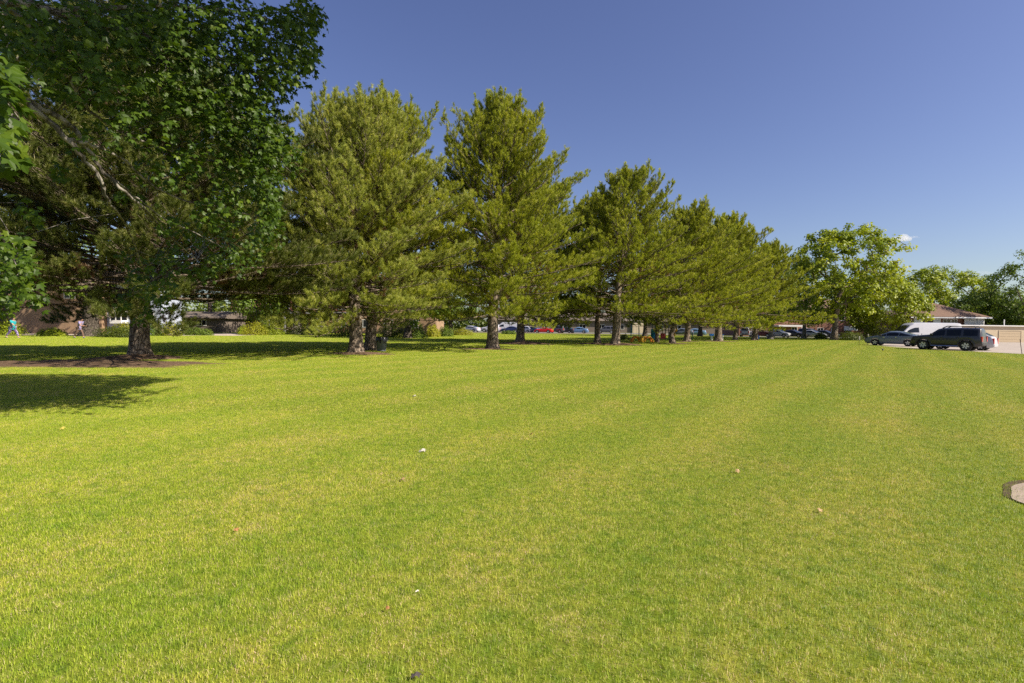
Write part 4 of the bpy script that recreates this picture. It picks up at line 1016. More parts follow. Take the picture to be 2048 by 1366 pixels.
CARS = {
 'sedan': dict(L=4.75, W=1.82, wb=2.75, xf=1.42, wr=.335, top=[(-2.37, .62), (-2.34, .95), (-2.2, 1.08), (-1.75, 1.12), (-.75, 1.43), (-.2, 1.48), (.25, 1.46), (1.15, 1.02), (1.9, .90), (2.25, .76), (2.37, .52)], belt=[(-2.37, .6), (-2.2, 1.0), (-1.4, 1.02), (.9, .96), (1.9, .84), (2.37, .5)], bot=.20, wind=(.36, 1.06), back=(-1.65, -.84), side=[(-1.55, -.62), (-.56, .42), (.48, .98)]),
 'suv': dict(L=4.55, W=1.86, wb=2.70, xf=1.38, wr=.40, top=[(-2.27, .7), (-2.25, 1.15), (-2.17, 1.74), (-2.05, 1.80), (-.9, 1.82), (.1, 1.79), (.40, 1.73), (.98, 1.24), (1.6, 1.18), (2.12, 1.08), (2.24, .85), (2.27, .6)], belt=[(-2.27, .7), (-2.15, 1.16), (.95, 1.14), (2.1, 1.0), (2.27, .6)], bot=.34, wind=(.42, .95), back=(-2.22, -2.12), side=[(-2.0, -1.15), (-1.0, -.12), (.0, .88)]),
 'hatch': dict(L=4.2, W=1.76, wb=2.58, xf=1.28, wr=.32, top=[(-2.1, .6), (-2.06, 1.0), (-1.95, 1.1), (-1.35, 1.47), (-.6, 1.54), (.1, 1.52), (1.1, 1.06), (1.7, .92), (2.0, .75), (2.1, .5)], belt=[(-2.1, .6), (-1.95, 1.02), (.95, .98), (1.8, .85), (2.1, .5)], bot=.2, wind=(.2, 1.02), back=(-1.88, -1.4), side=[(-1.5, -.6), (-.54, .36), (.42, .92)]),
 'sports': dict(L=4.5, W=1.86, wb=2.65, xf=1.40, wr=.34, top=[(-2.25, .6), (-2.2, .92), (-2.0, 1.0), (-1.5, 1.02), (-.6, 1.27), (0, 1.26), (.7, .96), (1.5, .86), (2.1, .68), (2.25, .45)], belt=[(-2.25, .6), (-2.0, .92), (.6, .9), (1.6, .8), (2.25, .45)], bot=.17, wind=(-.05, .66), back=(-1.45, -.68), side=[(-.9, -.05), (.0, .5)]),
 'van': dict(L=6.9, W=2.0, wb=4.0, xf=2.45, wr=.36, top=[(-3.45, .7), (-3.43, 2.2), (-3.3, 2.45), (-2.9, 2.5), (1.0, 2.5), (1.7, 2.42), (2.15, 2.1), (2.95, 1.28), (3.25, 1.1), (3.42, .85), (3.45, .6)], belt=[(-3.45, .7), (-3.4, 1.25), (2.9, 1.2), (3.3, 1.0), (3.45, .6)], bot=.3, wind=(2.05, 2.9), back=(-3.43, -3.3), side=[(1.25, 2.45)]),
}

def build_car(kind, body_mat, label, detail=True, name='parked_car', cat='car', rails=False, cladding=None, group='parked vehicles'):
    c = CARS[kind]; L, Wd = c['L']/2, c['W']/2
    root = empty(name, (0, 0, 0), 0, label, cat, group)
    step = .03 if detail else .08
    x = np.arange(-L, L+1e-6, step); n = len(x)
    zt = smooth_curve(c['top'], x, 3 if detail else 1); zb = smooth_curve(c['belt'], x, 3 if detail else 1); zb = np.minimum(zb, zt-.02)
    wr = c['wr']; xw = (c['xf'], c['xf']-c['wb'])
    bot = np.full(n, c['bot']); endr = np.clip((L-np.abs(x))/.35, 0, 1); bot = bot+(1-endr)**2*.12
    ar = wr*1.17
    for w in xw:
        d = np.abs(x-w); m = d < ar; bot[m] = np.maximum(bot[m], wr+np.sqrt(ar**2-d[m]**2))
    bot = np.minimum(bot, zb-.05)
    taper = 1-.16*(1-np.clip((L-np.abs(x))/.7, 0, 1))**2.2
    w = Wd*taper; cab = np.clip((zt-zb)/.45, 0, 1); tum = .22 if kind != 'van' else .12
    wt = w-.02-tum*cab*np.clip((zt-zb), 0, .75)/.5*.8-.03
    wt = np.maximum(wt, .3)
    sec = []
    for i in range(n):
        b0, b1, t1 = bot[i], zb[i], zt[i]
        lo = max(b0+.01, min(b0+.12, b1-.02)); mid = b0+(b1-b0)*.55
        half = [(0, b0), (w[i]-.10, b0), (w[i]-.02, lo if b0 < .5 else b0+.005), (w[i], max(mid, b0+.01)), (w[i]-.015, b1), (wt[i]+.0, t1-.06*cab[i]-.012), (wt[i]-.12, t1-.008), (wt[i]*.5, t1+.012), (0, t1+.016)]
        ring = [(y, z) for y, z in half]+[(-y, z) for y, z in half[-2:0:-1]]
        sec.append([(x[i], y, z) for y, z in ring])
    v = np.array(sec); k = v.shape[1]
    i = np.arange(n-1)[:, None]*k; j = np.arange(k)[None, :]; j2 = (j+1) % k
    mb = MB(); mb.add(v.reshape(-1, 3), np.stack([i+j, i+k+j, i+k+j2, i+j2], -1).reshape(-1, 4))
    mb.addp(v[0], [list(range(k))]); mb.addp(v[-1], [list(range(k))[::-1]])
    body = mb.build('body', M[body_mat], root, smooth=True)
    try:
        body.data.set_sharp_from_angle(angle=math.radians(32))
    except Exception: pass
    def surf(xx, f, s, off=.006):
        b1 = np.interp(xx, x, zb); t1 = np.interp(xx, x, zt)-.06*np.interp(xx, x, cab)-.012; w0 = np.interp(xx, x, w)-.015; w1 = np.interp(xx, x, wt)
        return np.stack([xx, s*(w0+(w1-w0)*f+off), b1+(t1-b1)*f], -1)
    # side glass
    for s in (1, -1):
        for (a, b_) in c['side']:
            xs = np.linspace(a, b_, 12)
            hgt = np.interp(xs, x, zt)-np.interp(xs, x, zb)
            f0 = np.full(12, .05 if kind != 'van' else .12); f1 = np.clip(1-.11/np.maximum(hgt, .12), .1, .92)
            if kind == 'van': f1 = np.minimum(f1, .60)
            lo = surf(xs, f0, s); hi = surf(xs, np.maximum(f1, f0+.02), s)
            vv = np.concatenate([lo, hi]); fs = [(q, q+1, 12+q+1, 12+q) for q in range(11)]
            if s < 0: fs = [f_[::-1] for f_ in fs]
            mb = MB(); mb.add(vv, fs); mb.build('window', M['glass'], root)
    def topglass(nm, a, b_, frac=.9):
        xs = np.linspace(a, b_, 10); z = np.interp(xs, x, zt)+.022; ww = np.interp(xs, x, wt)*frac-.04
        ys = np.linspace(-1, 1, 7); vv = np.array([[(X_, W_*y_, z_-(.012 if abs(y_) > .6 else 0)) for y_ in ys] for X_, W_, z_ in zip(xs, ww, z)]).reshape(-1, 3)
        fs = [(p*7+q, (p+1)*7+q, (p+1)*7+q+1, p*7+q+1) for p in range(9) for q in range(6)]
        mb = MB(); mb.add(vv, fs); mb.build(nm, M['glass'], root, smooth=True)
    topglass('windscreen', *c['wind'])
    if kind in ('sedan', 'hatch', 'sports'): topglass('rear_window', *c['back'])
    elif kind == 'suv':
        mb = MB(); mb.addp([(-2.235, -.62, 1.22), (-2.235, .62, 1.22), (-2.165, .55, 1.66), (-2.165, -.55, 1.66)], [(0, 3, 2, 1)]); mb.build('rear_window', M['glass'], root)
    # wheels
    for wi, xw_ in enumerate(xw):
        for s in (1, -1):
            yc = s*(Wd-.105)
            wmb = MB(); hw = .105
            prof = [(wr*.66, -hw), (wr*.93, -hw), (wr, -hw*.6), (wr, hw*.6), (wr*.93, hw), (wr*.66, hw)]
            wmb.lathe(prof, 28 if detail else 14, axis='y', c=(0, 0, 0))
            we = wmb.build('wheel', M['black'], root, smooth=True); we.location = (xw_, yc, wr)
            rm = MB(); rr = wr*.66
            rm.lathe([(rr, -hw*.9), (rr, hw*.95), (rr*.88, hw*.95), (rr*.86, hw*.4), (.001, hw*.3)] if s > 0 else [(rr, hw*.9), (rr, -hw*.95), (rr*.88, -hw*.95), (rr*.86, -hw*.4), (.001, -hw*.3)], 24 if detail else 12, axis='y', mi=1)
            ns = 6 if kind == 'suv' else 5
            if kind == 'sports': ns = 5
            for q in range(ns):
                a = q*2*PI/ns+.3; dx, dz = math.cos(a), math.sin(a); px_, pz_ = -dz, dx; y0, y1 = s*hw*.5, s*hw*.9
                wd0, wd1 = rr*.16, rr*.23
                vv = []
                for yy in (y0, y1):
                    for (rad, ww) in ((rr*.12, wd0), (rr*.93, wd1)):
                        for sg in (-1, 1): vv.append((dx*rad+px_*ww*sg, yy, dz*rad+pz_*ww*sg))
                rm.addp(vv, [(0, 1, 3, 2), (4, 6, 7, 5), (0, 2, 6, 4), (1, 5, 7, 3), (2, 3, 7, 6), (0, 4, 5, 1)])
            rim = rm.build('rim', [M['alloy'], M['plastic']], we)
            if s < 0: pass
    zm = lerp_curve(c['top'], np.array([L-.12]))[0]
    hl_z = zb[-6] if detail else zb[-3]
    for s in (1, -1):
        mb = MB(); yo = s*(Wd*.80)
        zc = np.interp(L-.22, x, zb)-.04
        mb.addp([(L-.30, yo+s*.125, zc+.02), (L-.10, yo+s*.03, zc-.05), (L-.045, yo-s*.22, zc-.1), (L-.05, yo-s*.20, zc-.22), (L-.085, yo+s*.035, zc-.2), (L-.30, yo+s*.132, zc-.10)], [(0, 1, 4, 5), (1, 2, 3, 4)] if s < 0 else [(5, 4, 1, 0), (4, 3, 2, 1)])
        mb.build('headlight', M['amber' if kind == 'suv' else 'clear_lamp'], root)
        mb = MB()
        zt0 = np.interp(-L+.2, x, zb)
        hh = (.42 if kind in ('suv', 'van') else .17 if kind != 'hatch' else .46)
        mb.box(-L-.012, -L+.16, min(s*(Wd*.86-.01), s*(Wd*.66)), max(s*(Wd*.86-.01), s*Wd*.66), zt0-hh, zt0-.02)
        mb.build('tail_light', M['red_lamp'], root)
        if detail:
            mb = MB(); xm = c['wind'][1]-.12; zmr = np.interp(xm, x, zb)
            mb.box(xm-.09, xm+.06, min(s*(Wd-.02), s*(Wd+.17)), max(s*(Wd-.02), s*(Wd+.17)), zmr+.03, zmr+.20)
            mo = mb.build('mirror', M['plastic'], root)
            bv = mo.modifiers.new('round', 'BEVEL'); bv.width = .03; bv.segments = 2
            for (a, b_) in c['side'][-2:]:
                mb = MB(); q = a+.08; zz_ = np.interp(q, x, zb)-.12
                mb.box(q, q+.17, min(s*(Wd-.005), s*(Wd+.03)), max(s*(Wd-.005), s*(Wd+.03)), zz_-.02, zz_+.02); mb.build('door_handle', M['chrome' if kind == 'sedan' else 'plastic'], root)
    MB().box(-L-.02, -L+.05, -Wd*.62, Wd*.62, c['bot']+.12, c['bot']+.30).build('rear_bumper', M['plastic' if kind in ('suv', 'van') else body_mat], root)
    MB().box(L-.09, L+.012, -Wd*.45, Wd*.45, c['bot']+.16, c['bot']+.40).build('grille', M['plastic'], root)
    if rails:
        mb = MB()
        for s in (1, -1):
            y = s*(Wd-.34); mb.tube([(-1.85, y, 1.78), (-1.78, y, 1.93), (-.1, y, 1.93), (.2, y, 1.77)], .042, 6)
        for xx in (-1.5, -.5): mb.box(xx-.03, xx+.03, -(Wd-.34), Wd-.34, 1.915, 1.945)
        mb.build('roof_rack', M['plastic'], root)
        mb = MB()
        for s in (1, -1): mb.tube([(.85, s*(Wd+.02), .36), (-.85, s*(Wd+.02), .36)], .035, 8)
        mb.build('side_step', M['chrome'], root)
        for s in (1, -1):
            for xw_ in xw:
                mb = MB(); th = np.linspace(-.1, PI+.1, 18); V = []
                for t_ in th:
                    for (r_, y_) in ((ar-.005, Wd-.02), (ar-.005, Wd+.045), (ar+.085, Wd+.03), (ar+.10, Wd-.03)): V.append((xw_+r_*math.cos(t_), s*y_, wr+r_*math.sin(t_)))
                V = np.array(V); fs = [(p*4+q, p*4+q+1, (p+1)*4+q+1, (p+1)*4+q) for p in range(17) for q in range(3)]
                mb.add(V, [f_ if s > 0 else f_[::-1] for f_ in fs]); mb.build('wheel_arch', M['plastic'], root, smooth=True)
    if kind == 'van':
        mb = MB()
        for s in (1, -1):
            for xx in (-2.0, -.5, 1.0): mb.box(xx-.012, xx+.012, min(s*(Wd-.01), s*(Wd+.006)), max(s*(Wd-.01), s*(Wd+.006)), .55, 1.25)
            mb.box(-3.2, 2.6, min(s*(Wd-.01), s*(Wd+.012)), max(s*(Wd-.01), s*(Wd+.012)), .62, .72)
        mb.build('side_trim', M['plastic'], root)
    return root

def put(o, p, head):      # head = heading angle of the car's front
    o.location = (p[0], p[1], .008); o.rotation_euler = (0, 0, head); return o

f_, r_ = at(1846.6, 698.4), at(1945, 702)
h_suv = math.atan2(2.55, -1.9)
cS = (f_+r_)/2
put(build_car('suv', 'p_char', 'black sport utility vehicle with roof rack parked nearest on the driveway', rails=True, name='sport_utility_vehicle', cat='suv'), cS, h_suv)
side = np.array([math.sin(h_suv), -math.cos(h_suv), 0])
put(build_car('hatch', 'p_white', 'white car with large red tail lights hidden behind the black vehicle', name='hatchback'), cS+side*2.75-np.array([math.cos(h_suv), math.sin(h_suv), 0])*.35, h_suv)
cD = (at(1757, 690.5)+at(1822, 693))/2
put(build_car('sedan', 'p_slate', 'slate blue sedan with its bonnet pointing left over the grass edge', name='sedan'), cD, math.atan2(2.5, -1.9))
Yv = 59.0; va, vb = pt(1797, 665, Yv), pt(1929, 665, Yv)
van = put(build_car('van', 'p_white', 'white high roofed cargo van parked behind the sedan', name='cargo_van', cat='van'), ((va[0]+vb[0])/2, Yv+1.0), PI)
van.scale = ((vb[0]-va[0])/6.9, 1, 1)

far = [(942, 109, 'sedan', 'p_white', 150, 'white car at the left end of the far car row, half behind shrubs'),
       (981, 106, 'suv', 'p_white', 170, 'white sport utility vehicle behind the tallest pine trunk'),
       (1022, 108, 'sedan', 'p_navy', 165, 'dark blue car just left of the mounded pine trunk'),
       (1018, 114, 'van', 'p_white', 175, 'white van roof showing over the dark blue car'),
       (1051, 108, 'hatch', 'p_white', 140, 'white car just right of the mounded pine trunk'),
       (1064, 107, 'sedan', 'p_navy', 135, 'navy car touching the tail of the red one'),
       (1087, 105, 'sports', 'p_red', 165, 'low bright red sports car in the far row'),
       (1112, 107, 'suv', 'p_grey', 150, 'dark grey vehicle just right of the red car'),
       (1131, 107, 'sedan', 'p_char', 150, 'charcoal car left of the light blue one'),
       (1157, 106, 'sedan', 'p_blue', 165, 'light blue car in the far row'),
       (1212, 108, 'suv', 'p_grey', 165, 'grey vehicle glimpsed between the two pine trunks'),
       (1362, 104, 'sedan', 'p_slate', 165, 'blue grey car in the shade behind the yellow slide'),
       (1388, 106, 'sedan', 'p_blue', 165, 'blue car in the shade behind the dark green post'),
       (1492, 99, 'suv', 'p_white', 60, 'white vehicle seen from behind left of the last pine trunk'),
       (1524, 101, 'sedan', 'p_maroon', 165, 'dark maroon car between the last pine and the forked tree'),
       (1557, 99, 'sedan', 'p_silver', 160, 'silver car right of the forked trunk'),
       (1586, 98, 'sedan', 'p_char', 160, 'dark car under the white canopy'),
       (1621, 105, 'suv', 'p_grey', 160, 'grey vehicle standing behind the silver sedan'),
       (1624, 97, 'sedan', 'p_silver', 160, 'silver sedan at the right of the shaded row'),
       (1650, 99, 'sedan', 'p_char', 160, 'black car beside the broad maple trunk')]
for (px, Y, kd, mt, hd, lb) in far:
    o = build_car(kd, mt, lb, detail=False, cat='van' if kd == 'van' else 'car', group='cars parked in the far rows')
    Y = Y+16 if px < 1300 else Y
    p = pt(px, 665, Y); put(o, p, math.radians(hd if px < 1500 else hd-214))

# ------------------------------------------------------------------ small objects
# trash can
tb = at(763, 702.5)
tc_ = empty('trash_can', (tb[0], tb[1], 0), 0, 'grey trash can with a black liner beside the pine pair', 'trash can')
mb = MB(); mb.lathe([(.001, .0), (.235, .0), (.245, .03), (.285, .70), (.30, .72), (.30, .76), (.285, .76), (.26, .10), (.001, .1)], 28); mb.build('barrel', M['bin_grey'], tc_, smooth=True)
mb = MB(); rg = np.random.default_rng(5); nA = 40; prof = [(.27, .45), (.285, .77), (.305, .80), (.325, .77), (.33, .66), (.335, .60)]
V = []
for (r0_, z0_) in prof:
    for q in range(nA):
        a = q*2*PI/nA; wv = .012*math.sin(7*a)+.008*math.sin(13*a+1); drop = (.05*math.sin(3*a)+.03*math.sin(8*a)) if z0_ in (.66, .60) else 0
        V.append(((r0_+wv)*math.cos(a), (r0_+wv)*math.sin(a), z0_+drop))
mb.add(V, [(i*nA+q, i*nA+(q+1) % nA, (i+1)*nA+(q+1) % nA, (i+1)*nA+q) for i in range(5) for q in range(nA)]); mb.build('liner', M['bag'], tc_, smooth=True)
mb = MB()
for s in (1, -1): mb.tube([(s*.29, -.06, .6), (s*.34, -.06, .58), (s*.34, .06, .58), (s*.29, .06, .6)], .014, 6)
mb.build('handle', M['bin_grey'], tc_)

# play tunnel of orange arches
tb = at(1285, 684.5)
tn = empty('play_tunnel', (tb[0], tb[1], 0), 0, 'orange playground tunnel of two arches around a yellow barrel', 'play equipment')
for s in (-1, 1):
    a = np.linspace(-.1, PI+.1, 20); P_ = np.stack([s*.62+.45*np.cos(a), np.full(20, -.05), np.maximum(.0, .02+.52*np.sin(a))], 1)
    MB().tube(P_, .095, 8).build('arch', M['orange'], tn, smooth=True)
    P2 = P_+[0, .75, 0]; MB().tube(P2, .095, 8).build('arch', M['orange'], tn, smooth=True)
mb = MB(); a = np.linspace(0, 2*PI, 25); mb.lathe([(.24, 0.), (.27, .1), (.24, .2), (.27, .3), (.24, .4), (.25, .62), (.001, .66)], 20); yb = mb.build('barrel', M['yellow'], tn, smooth=True); yb.location = (-.12, -.12, 0)
MB().box(.06, .2, -.28, -.2, 0, .62).build('post', M['yellow'], tn)

# swing frame
tb = at(1270, 678.5)
sw_ = empty('swing_frame', (tb[0], tb[1], 0), 0, 'thin teal swing frame standing left of the play tunnel', 'play equipment')
for s in (-1, 1):
    MB().tube([(s*.55-.25*0, -.5, 0), (s*.45, 0, 1.9)], .035, 6).build('leg', M['teal'], sw_); MB().tube([(s*.55, .5, 0), (s*.45, 0, 1.9)], .035, 6).build('leg', M['teal'], sw_)
MB().tube([(-.5, 0, 1.9), (.5, 0, 1.9)], .04, 6).build('crossbar', M['teal'], sw_)
MB().tube([(-.2, 0, 1.88), (-.2, 0, .5)], .01, 4).tube([(.2, 0, 1.88), (.2, 0, .5)], .01, 4).build('chain', M['steel'], sw_)
MB().box(-.23, .23, -.09, .09, .44, .49).build('seat', M['black'], sw_)

# play structure
Yp = 64.0; pb = pt(1330, 665, Yp)
ps = empty('play_structure', (pb[0], pb[1], 0), 0, 'play structure with a teal slide, a red panel and a yellow spiral slide', 'play equipment')
X = lambda px: pt(px, 665, Yp)[0]-pb[0]
for px in (1313, 1334, 1347): 
    MB().tube([(X(px), .6, 0), (X(px), .6, 2.6)], .05, 8).build('post', M['green_post'], ps)
    MB().tube([(X(px), 2.0, 0), (X(px), 2.0, 2.6)], .05, 8).build('post', M['green_post'], ps)
MB().box(X(1312), X(1348), .5, 2.1, 1.2, 1.28).build('deck', M['plastic'], ps)
MB().box(X(1323), X(1333), .42, .48, .15, .85).build('panel', M['red_pl'], ps)
mb = MB(); V = []
for k in range(9):
    f = k/8; xx = X(1312)-.05-1.1*0-.35*f; yy = .9-2.2*f; zz_ = 1.25-1.15*f**.8
    V += [(xx-.28, yy, zz_+.22), (xx-.2, yy, zz_), (xx+.2, yy, zz_), (xx+.28, yy, zz_+.22)]
mb.add(V, [(k*4+q, k*4+q+1, k*4+q+5, k*4+q+4) for k in range(8) for q in range(3)]); mb.build('slide', M['teal'], ps)
MB().box(X(1303), X(1310), .25, .32, .2, 1.35).build('panel', M['teal'], ps)
a = np.linspace(0, 3.6*PI, 40); P_ = np.stack([X(1352)+.30*np.cos(a), 1.0+.30*np.sin(a), 1.95-1.3*a/a[-1]], 1)
MB().tube(P_, .20, 10).build('spiral_slide', M['yellow'], ps, smooth=True)
MB().tube([(X(1352), 1.0, 0), (X(1352), 1.0, 2.0)], .05, 8).build('post', M['green_post'], ps)

def post_thing(name, base, h, r, mat, label, cat, head=None, head_mat=None, tilt=(0, 0)):
    o = empty(name, (base[0], base[1], 0), 0, label, cat)
    MB().tube([(0, 0, 0), (tilt[0]*.5, tilt[1]*.5, h*.5), (tilt[0], tilt[1], h)], r, 8).build('post', M[mat], o)
    if head:
        w, d, z0, z1 = head
        ho = MB().box(-w, w, -d, d, z0, z1).build('head', M[head_mat], o); bv = ho.modifiers.new('round', 'BEVEL'); bv.width = .02; bv.segments = 2
    return o
post_thing('green_post', at(1384.5, 680.3), 1.0, .07, 'green_post', 'dark green post between the short dark trunk and the blue topped posts', 'post')
post_thing('capped_post', at(1423, 680.5), .62, .11, 'white', 'pale post with a wide blue cap left of the pine trunk', 'post', (.26, .2, .55, .85), 'blue_pl')
post_thing('capped_post', at(1445, 681.5), .72, .07, 'white', 'thin pale post with a small blue cap right of the pine trunk', 'post', (.10, .1, .70, .80), 'blue_pl')
bb = at(1515, 678.5); o = empty('blue_bin', (bb[0], bb[1], 0), 0, 'small blue bin right behind the last pine trunk', 'bin')
MB().lathe([(.001, 0), (.2, 0), (.24, .55), (.001, .55)], 16).build('barrel', M['blue_pl'], o, smooth=True); MB().lathe([(.26, .555), (.26, .60), (.001, .66)], 16).build('lid', M['blue_pl'], o, smooth=True)
post_thing('meter_post', at(1718, 690), .92, .022, 'rust', 'thin dark post with a small weathered box left of the sedan', 'post', (.07, .05, .52, .90), 'steel')
post_thing('meter_post', at(1735.5, 689.5), 1.1, .03, 'steel', 'pale stub post at the bonnet of the sedan', 'post', (.05, .05, .95, 1.12), 'steel')
post_thing('iron_stake', at(2044, 708.5), 1.02, .018, 'rust', 'leaning thin iron stake at the driveway edge on the right', 'stake', tilt=(-.18, .0))
# sprinkler head on the lawn in front of the sedan
sp_ = at(1765.5, 701.5); o = empty('sprinkler_head', (sp_[0], sp_[1], 0), 0, 'small black sprinkler head in the grass before the sedan', 'sprinkler')
MB().lathe([(.001, 0), (.06, 0), (.05, .10), (.03, .12), (.001, .12)], 12).build('body', M['plastic'], o, smooth=True); MB().box(-.09, .02, -.02, .02, .122, .15).build('nozzle', M['plastic'], o)

# litter and fallen leaves lying on the grass
def scrap(name, px, py, size, mat, label, cat, seed, shape='leaf', curl=.5):
    size = size*.8; p = at(px, py, .03); rg = np.random.default_rng(seed); mb = MB()
    if shape == 'leaf':
        nrm = np.array([[rg.normal(0, .35), -.5, .8]]); add_leaves(mb, np.zeros((1, 3)), nrm, rg.normal(size=(1, 3)), size*.8, np.array([.5]), rg, 'maple')
        v = mb.v[0]; v -= v.mean(0); v[:, 2] += .3*curl*(v[:, 0]**2+v[:, 1]**2)/max(size, .01)
    else:
        nx, ny = 9, 5; V = []
        for i in range(nx):
            for j in range(ny):
                u, w = i/(nx-1)-.5, j/(ny-1)-.5
                V.append((u*size, w*size*.5+.12*size*math.sin(u*5), .13*size*math.sin(u*6+1)+.16*size*math.cos(w*6)+rg.normal(0, .03*size)+.25*size*max(0, u)))
        mb.add(V, [(i*ny+j, (i+1)*ny+j, (i+1)*ny+j+1, i*ny+j+1) for i in range(nx-1) for j in range(ny-1)])
    o = mb.build(name, M[mat]); sm = o.modifiers.new('thick', 'SOLIDIFY'); sm.thickness = .002
    o.location = (p[0], p[1], .026); o.rotation_euler = (rg.normal(0, .2), rg.normal(0, .2), rg.uniform(-.6, .6))
    tag(o, label, cat); return o
scrap('paper_scrap', 845, 900, .10, 'paper', 'crumpled white paper strip in the middle of the lawn', 'litter', 1, 'paper')
scrap('paper_scrap', 829, 791, .08, 'paper', 'small white scrap on the lawn, farthest of the white litter', 'litter', 2, 'paper')
scrap('paper_scrap', 834, 1180, .022, 'paper', 'tiny white fleck in the near grass', 'litter', 3, 'paper')
scrap('fallen_leaf', 805, 957, .11, 'paleleaf', 'curled tan leaf below the crumpled paper strip', 'leaf', 4)
scrap('fallen_leaf', 1063, 867, .10, 'dryleaf', 'small brown leaf right of the crumpled paper strip', 'leaf', 5)
scrap('fallen_leaf', 1475, 941, .10, 'paleleaf', 'pale orange leaf alone on the right half of the lawn', 'leaf', 6)
scrap('fallen_leaf', 473, 1058, .07, 'dryleaf', 'brown leaf alone on the left of the near lawn', 'leaf', 7)
scrap('fallen_leaf', 575, 873, .10, 'yellowleaf', 'yellow green leaf on the left of the lawn', 'leaf', 8)
scrap('fallen_leaf', 125, 856, .14, 'yellowleaf', 'yellowish leaf near the left edge below the dark shade', 'leaf', 9)
scrap('fallen_leaf', 775, 1214, .045, 'dryleaf', 'small orange leaf in the near grass by the white fleck', 'leaf', 10)
scrap('fallen_leaf', 1640, 1019, .09, 'paleleaf', 'flat straw coloured leaf on the lower right lawn', 'leaf', 11)
scrap('fallen_leaf', 1128, 795, .10, 'dryleaf', 'tiny brown leaf on the middle lawn beyond the paper', 'leaf', 12)
scrap('bark_scrap', 832, 1347, .05, 'darkclump', 'dark grey curled scrap in the grass at the bottom edge', 'litter', 13, 'paper')

# ------------------------------------------------------------------ people
def skin_mesh(name, verts, edges, mats, parent, lv=2, root=0):
    me = bpy.data.meshes.new(name); me.from_pydata([v[:3] for v in verts], edges, [])
    o = bpy.data.objects.new(name, me); C.objects.link(o)
    o.modifiers.new('skin', 'SKIN'); sv = me.skin_vertices[0].data
    for k, v in enumerate(verts):
        r = v[3] if isinstance(v[3], tuple) else (v[3], v[3]); sv[k].radius = r; sv[k].use_root = (k == root)
    ss = o.modifiers.new('sub', 'SUBSURF'); ss.levels = lv; ss.render_levels = lv
    dg = bpy.context.evaluated_depsgraph_get(); dg.update()
    m2 = bpy.data.meshes.new_from_object(o.evaluated_get(dg)); o.modifiers.clear(); o.data = m2; m2.name = name
    m2.materials.clear()
    for m in mats: m2.materials.append(m)
    for p in m2.polygons: p.use_smooth = True
    if parent: o.parent = parent
    return o

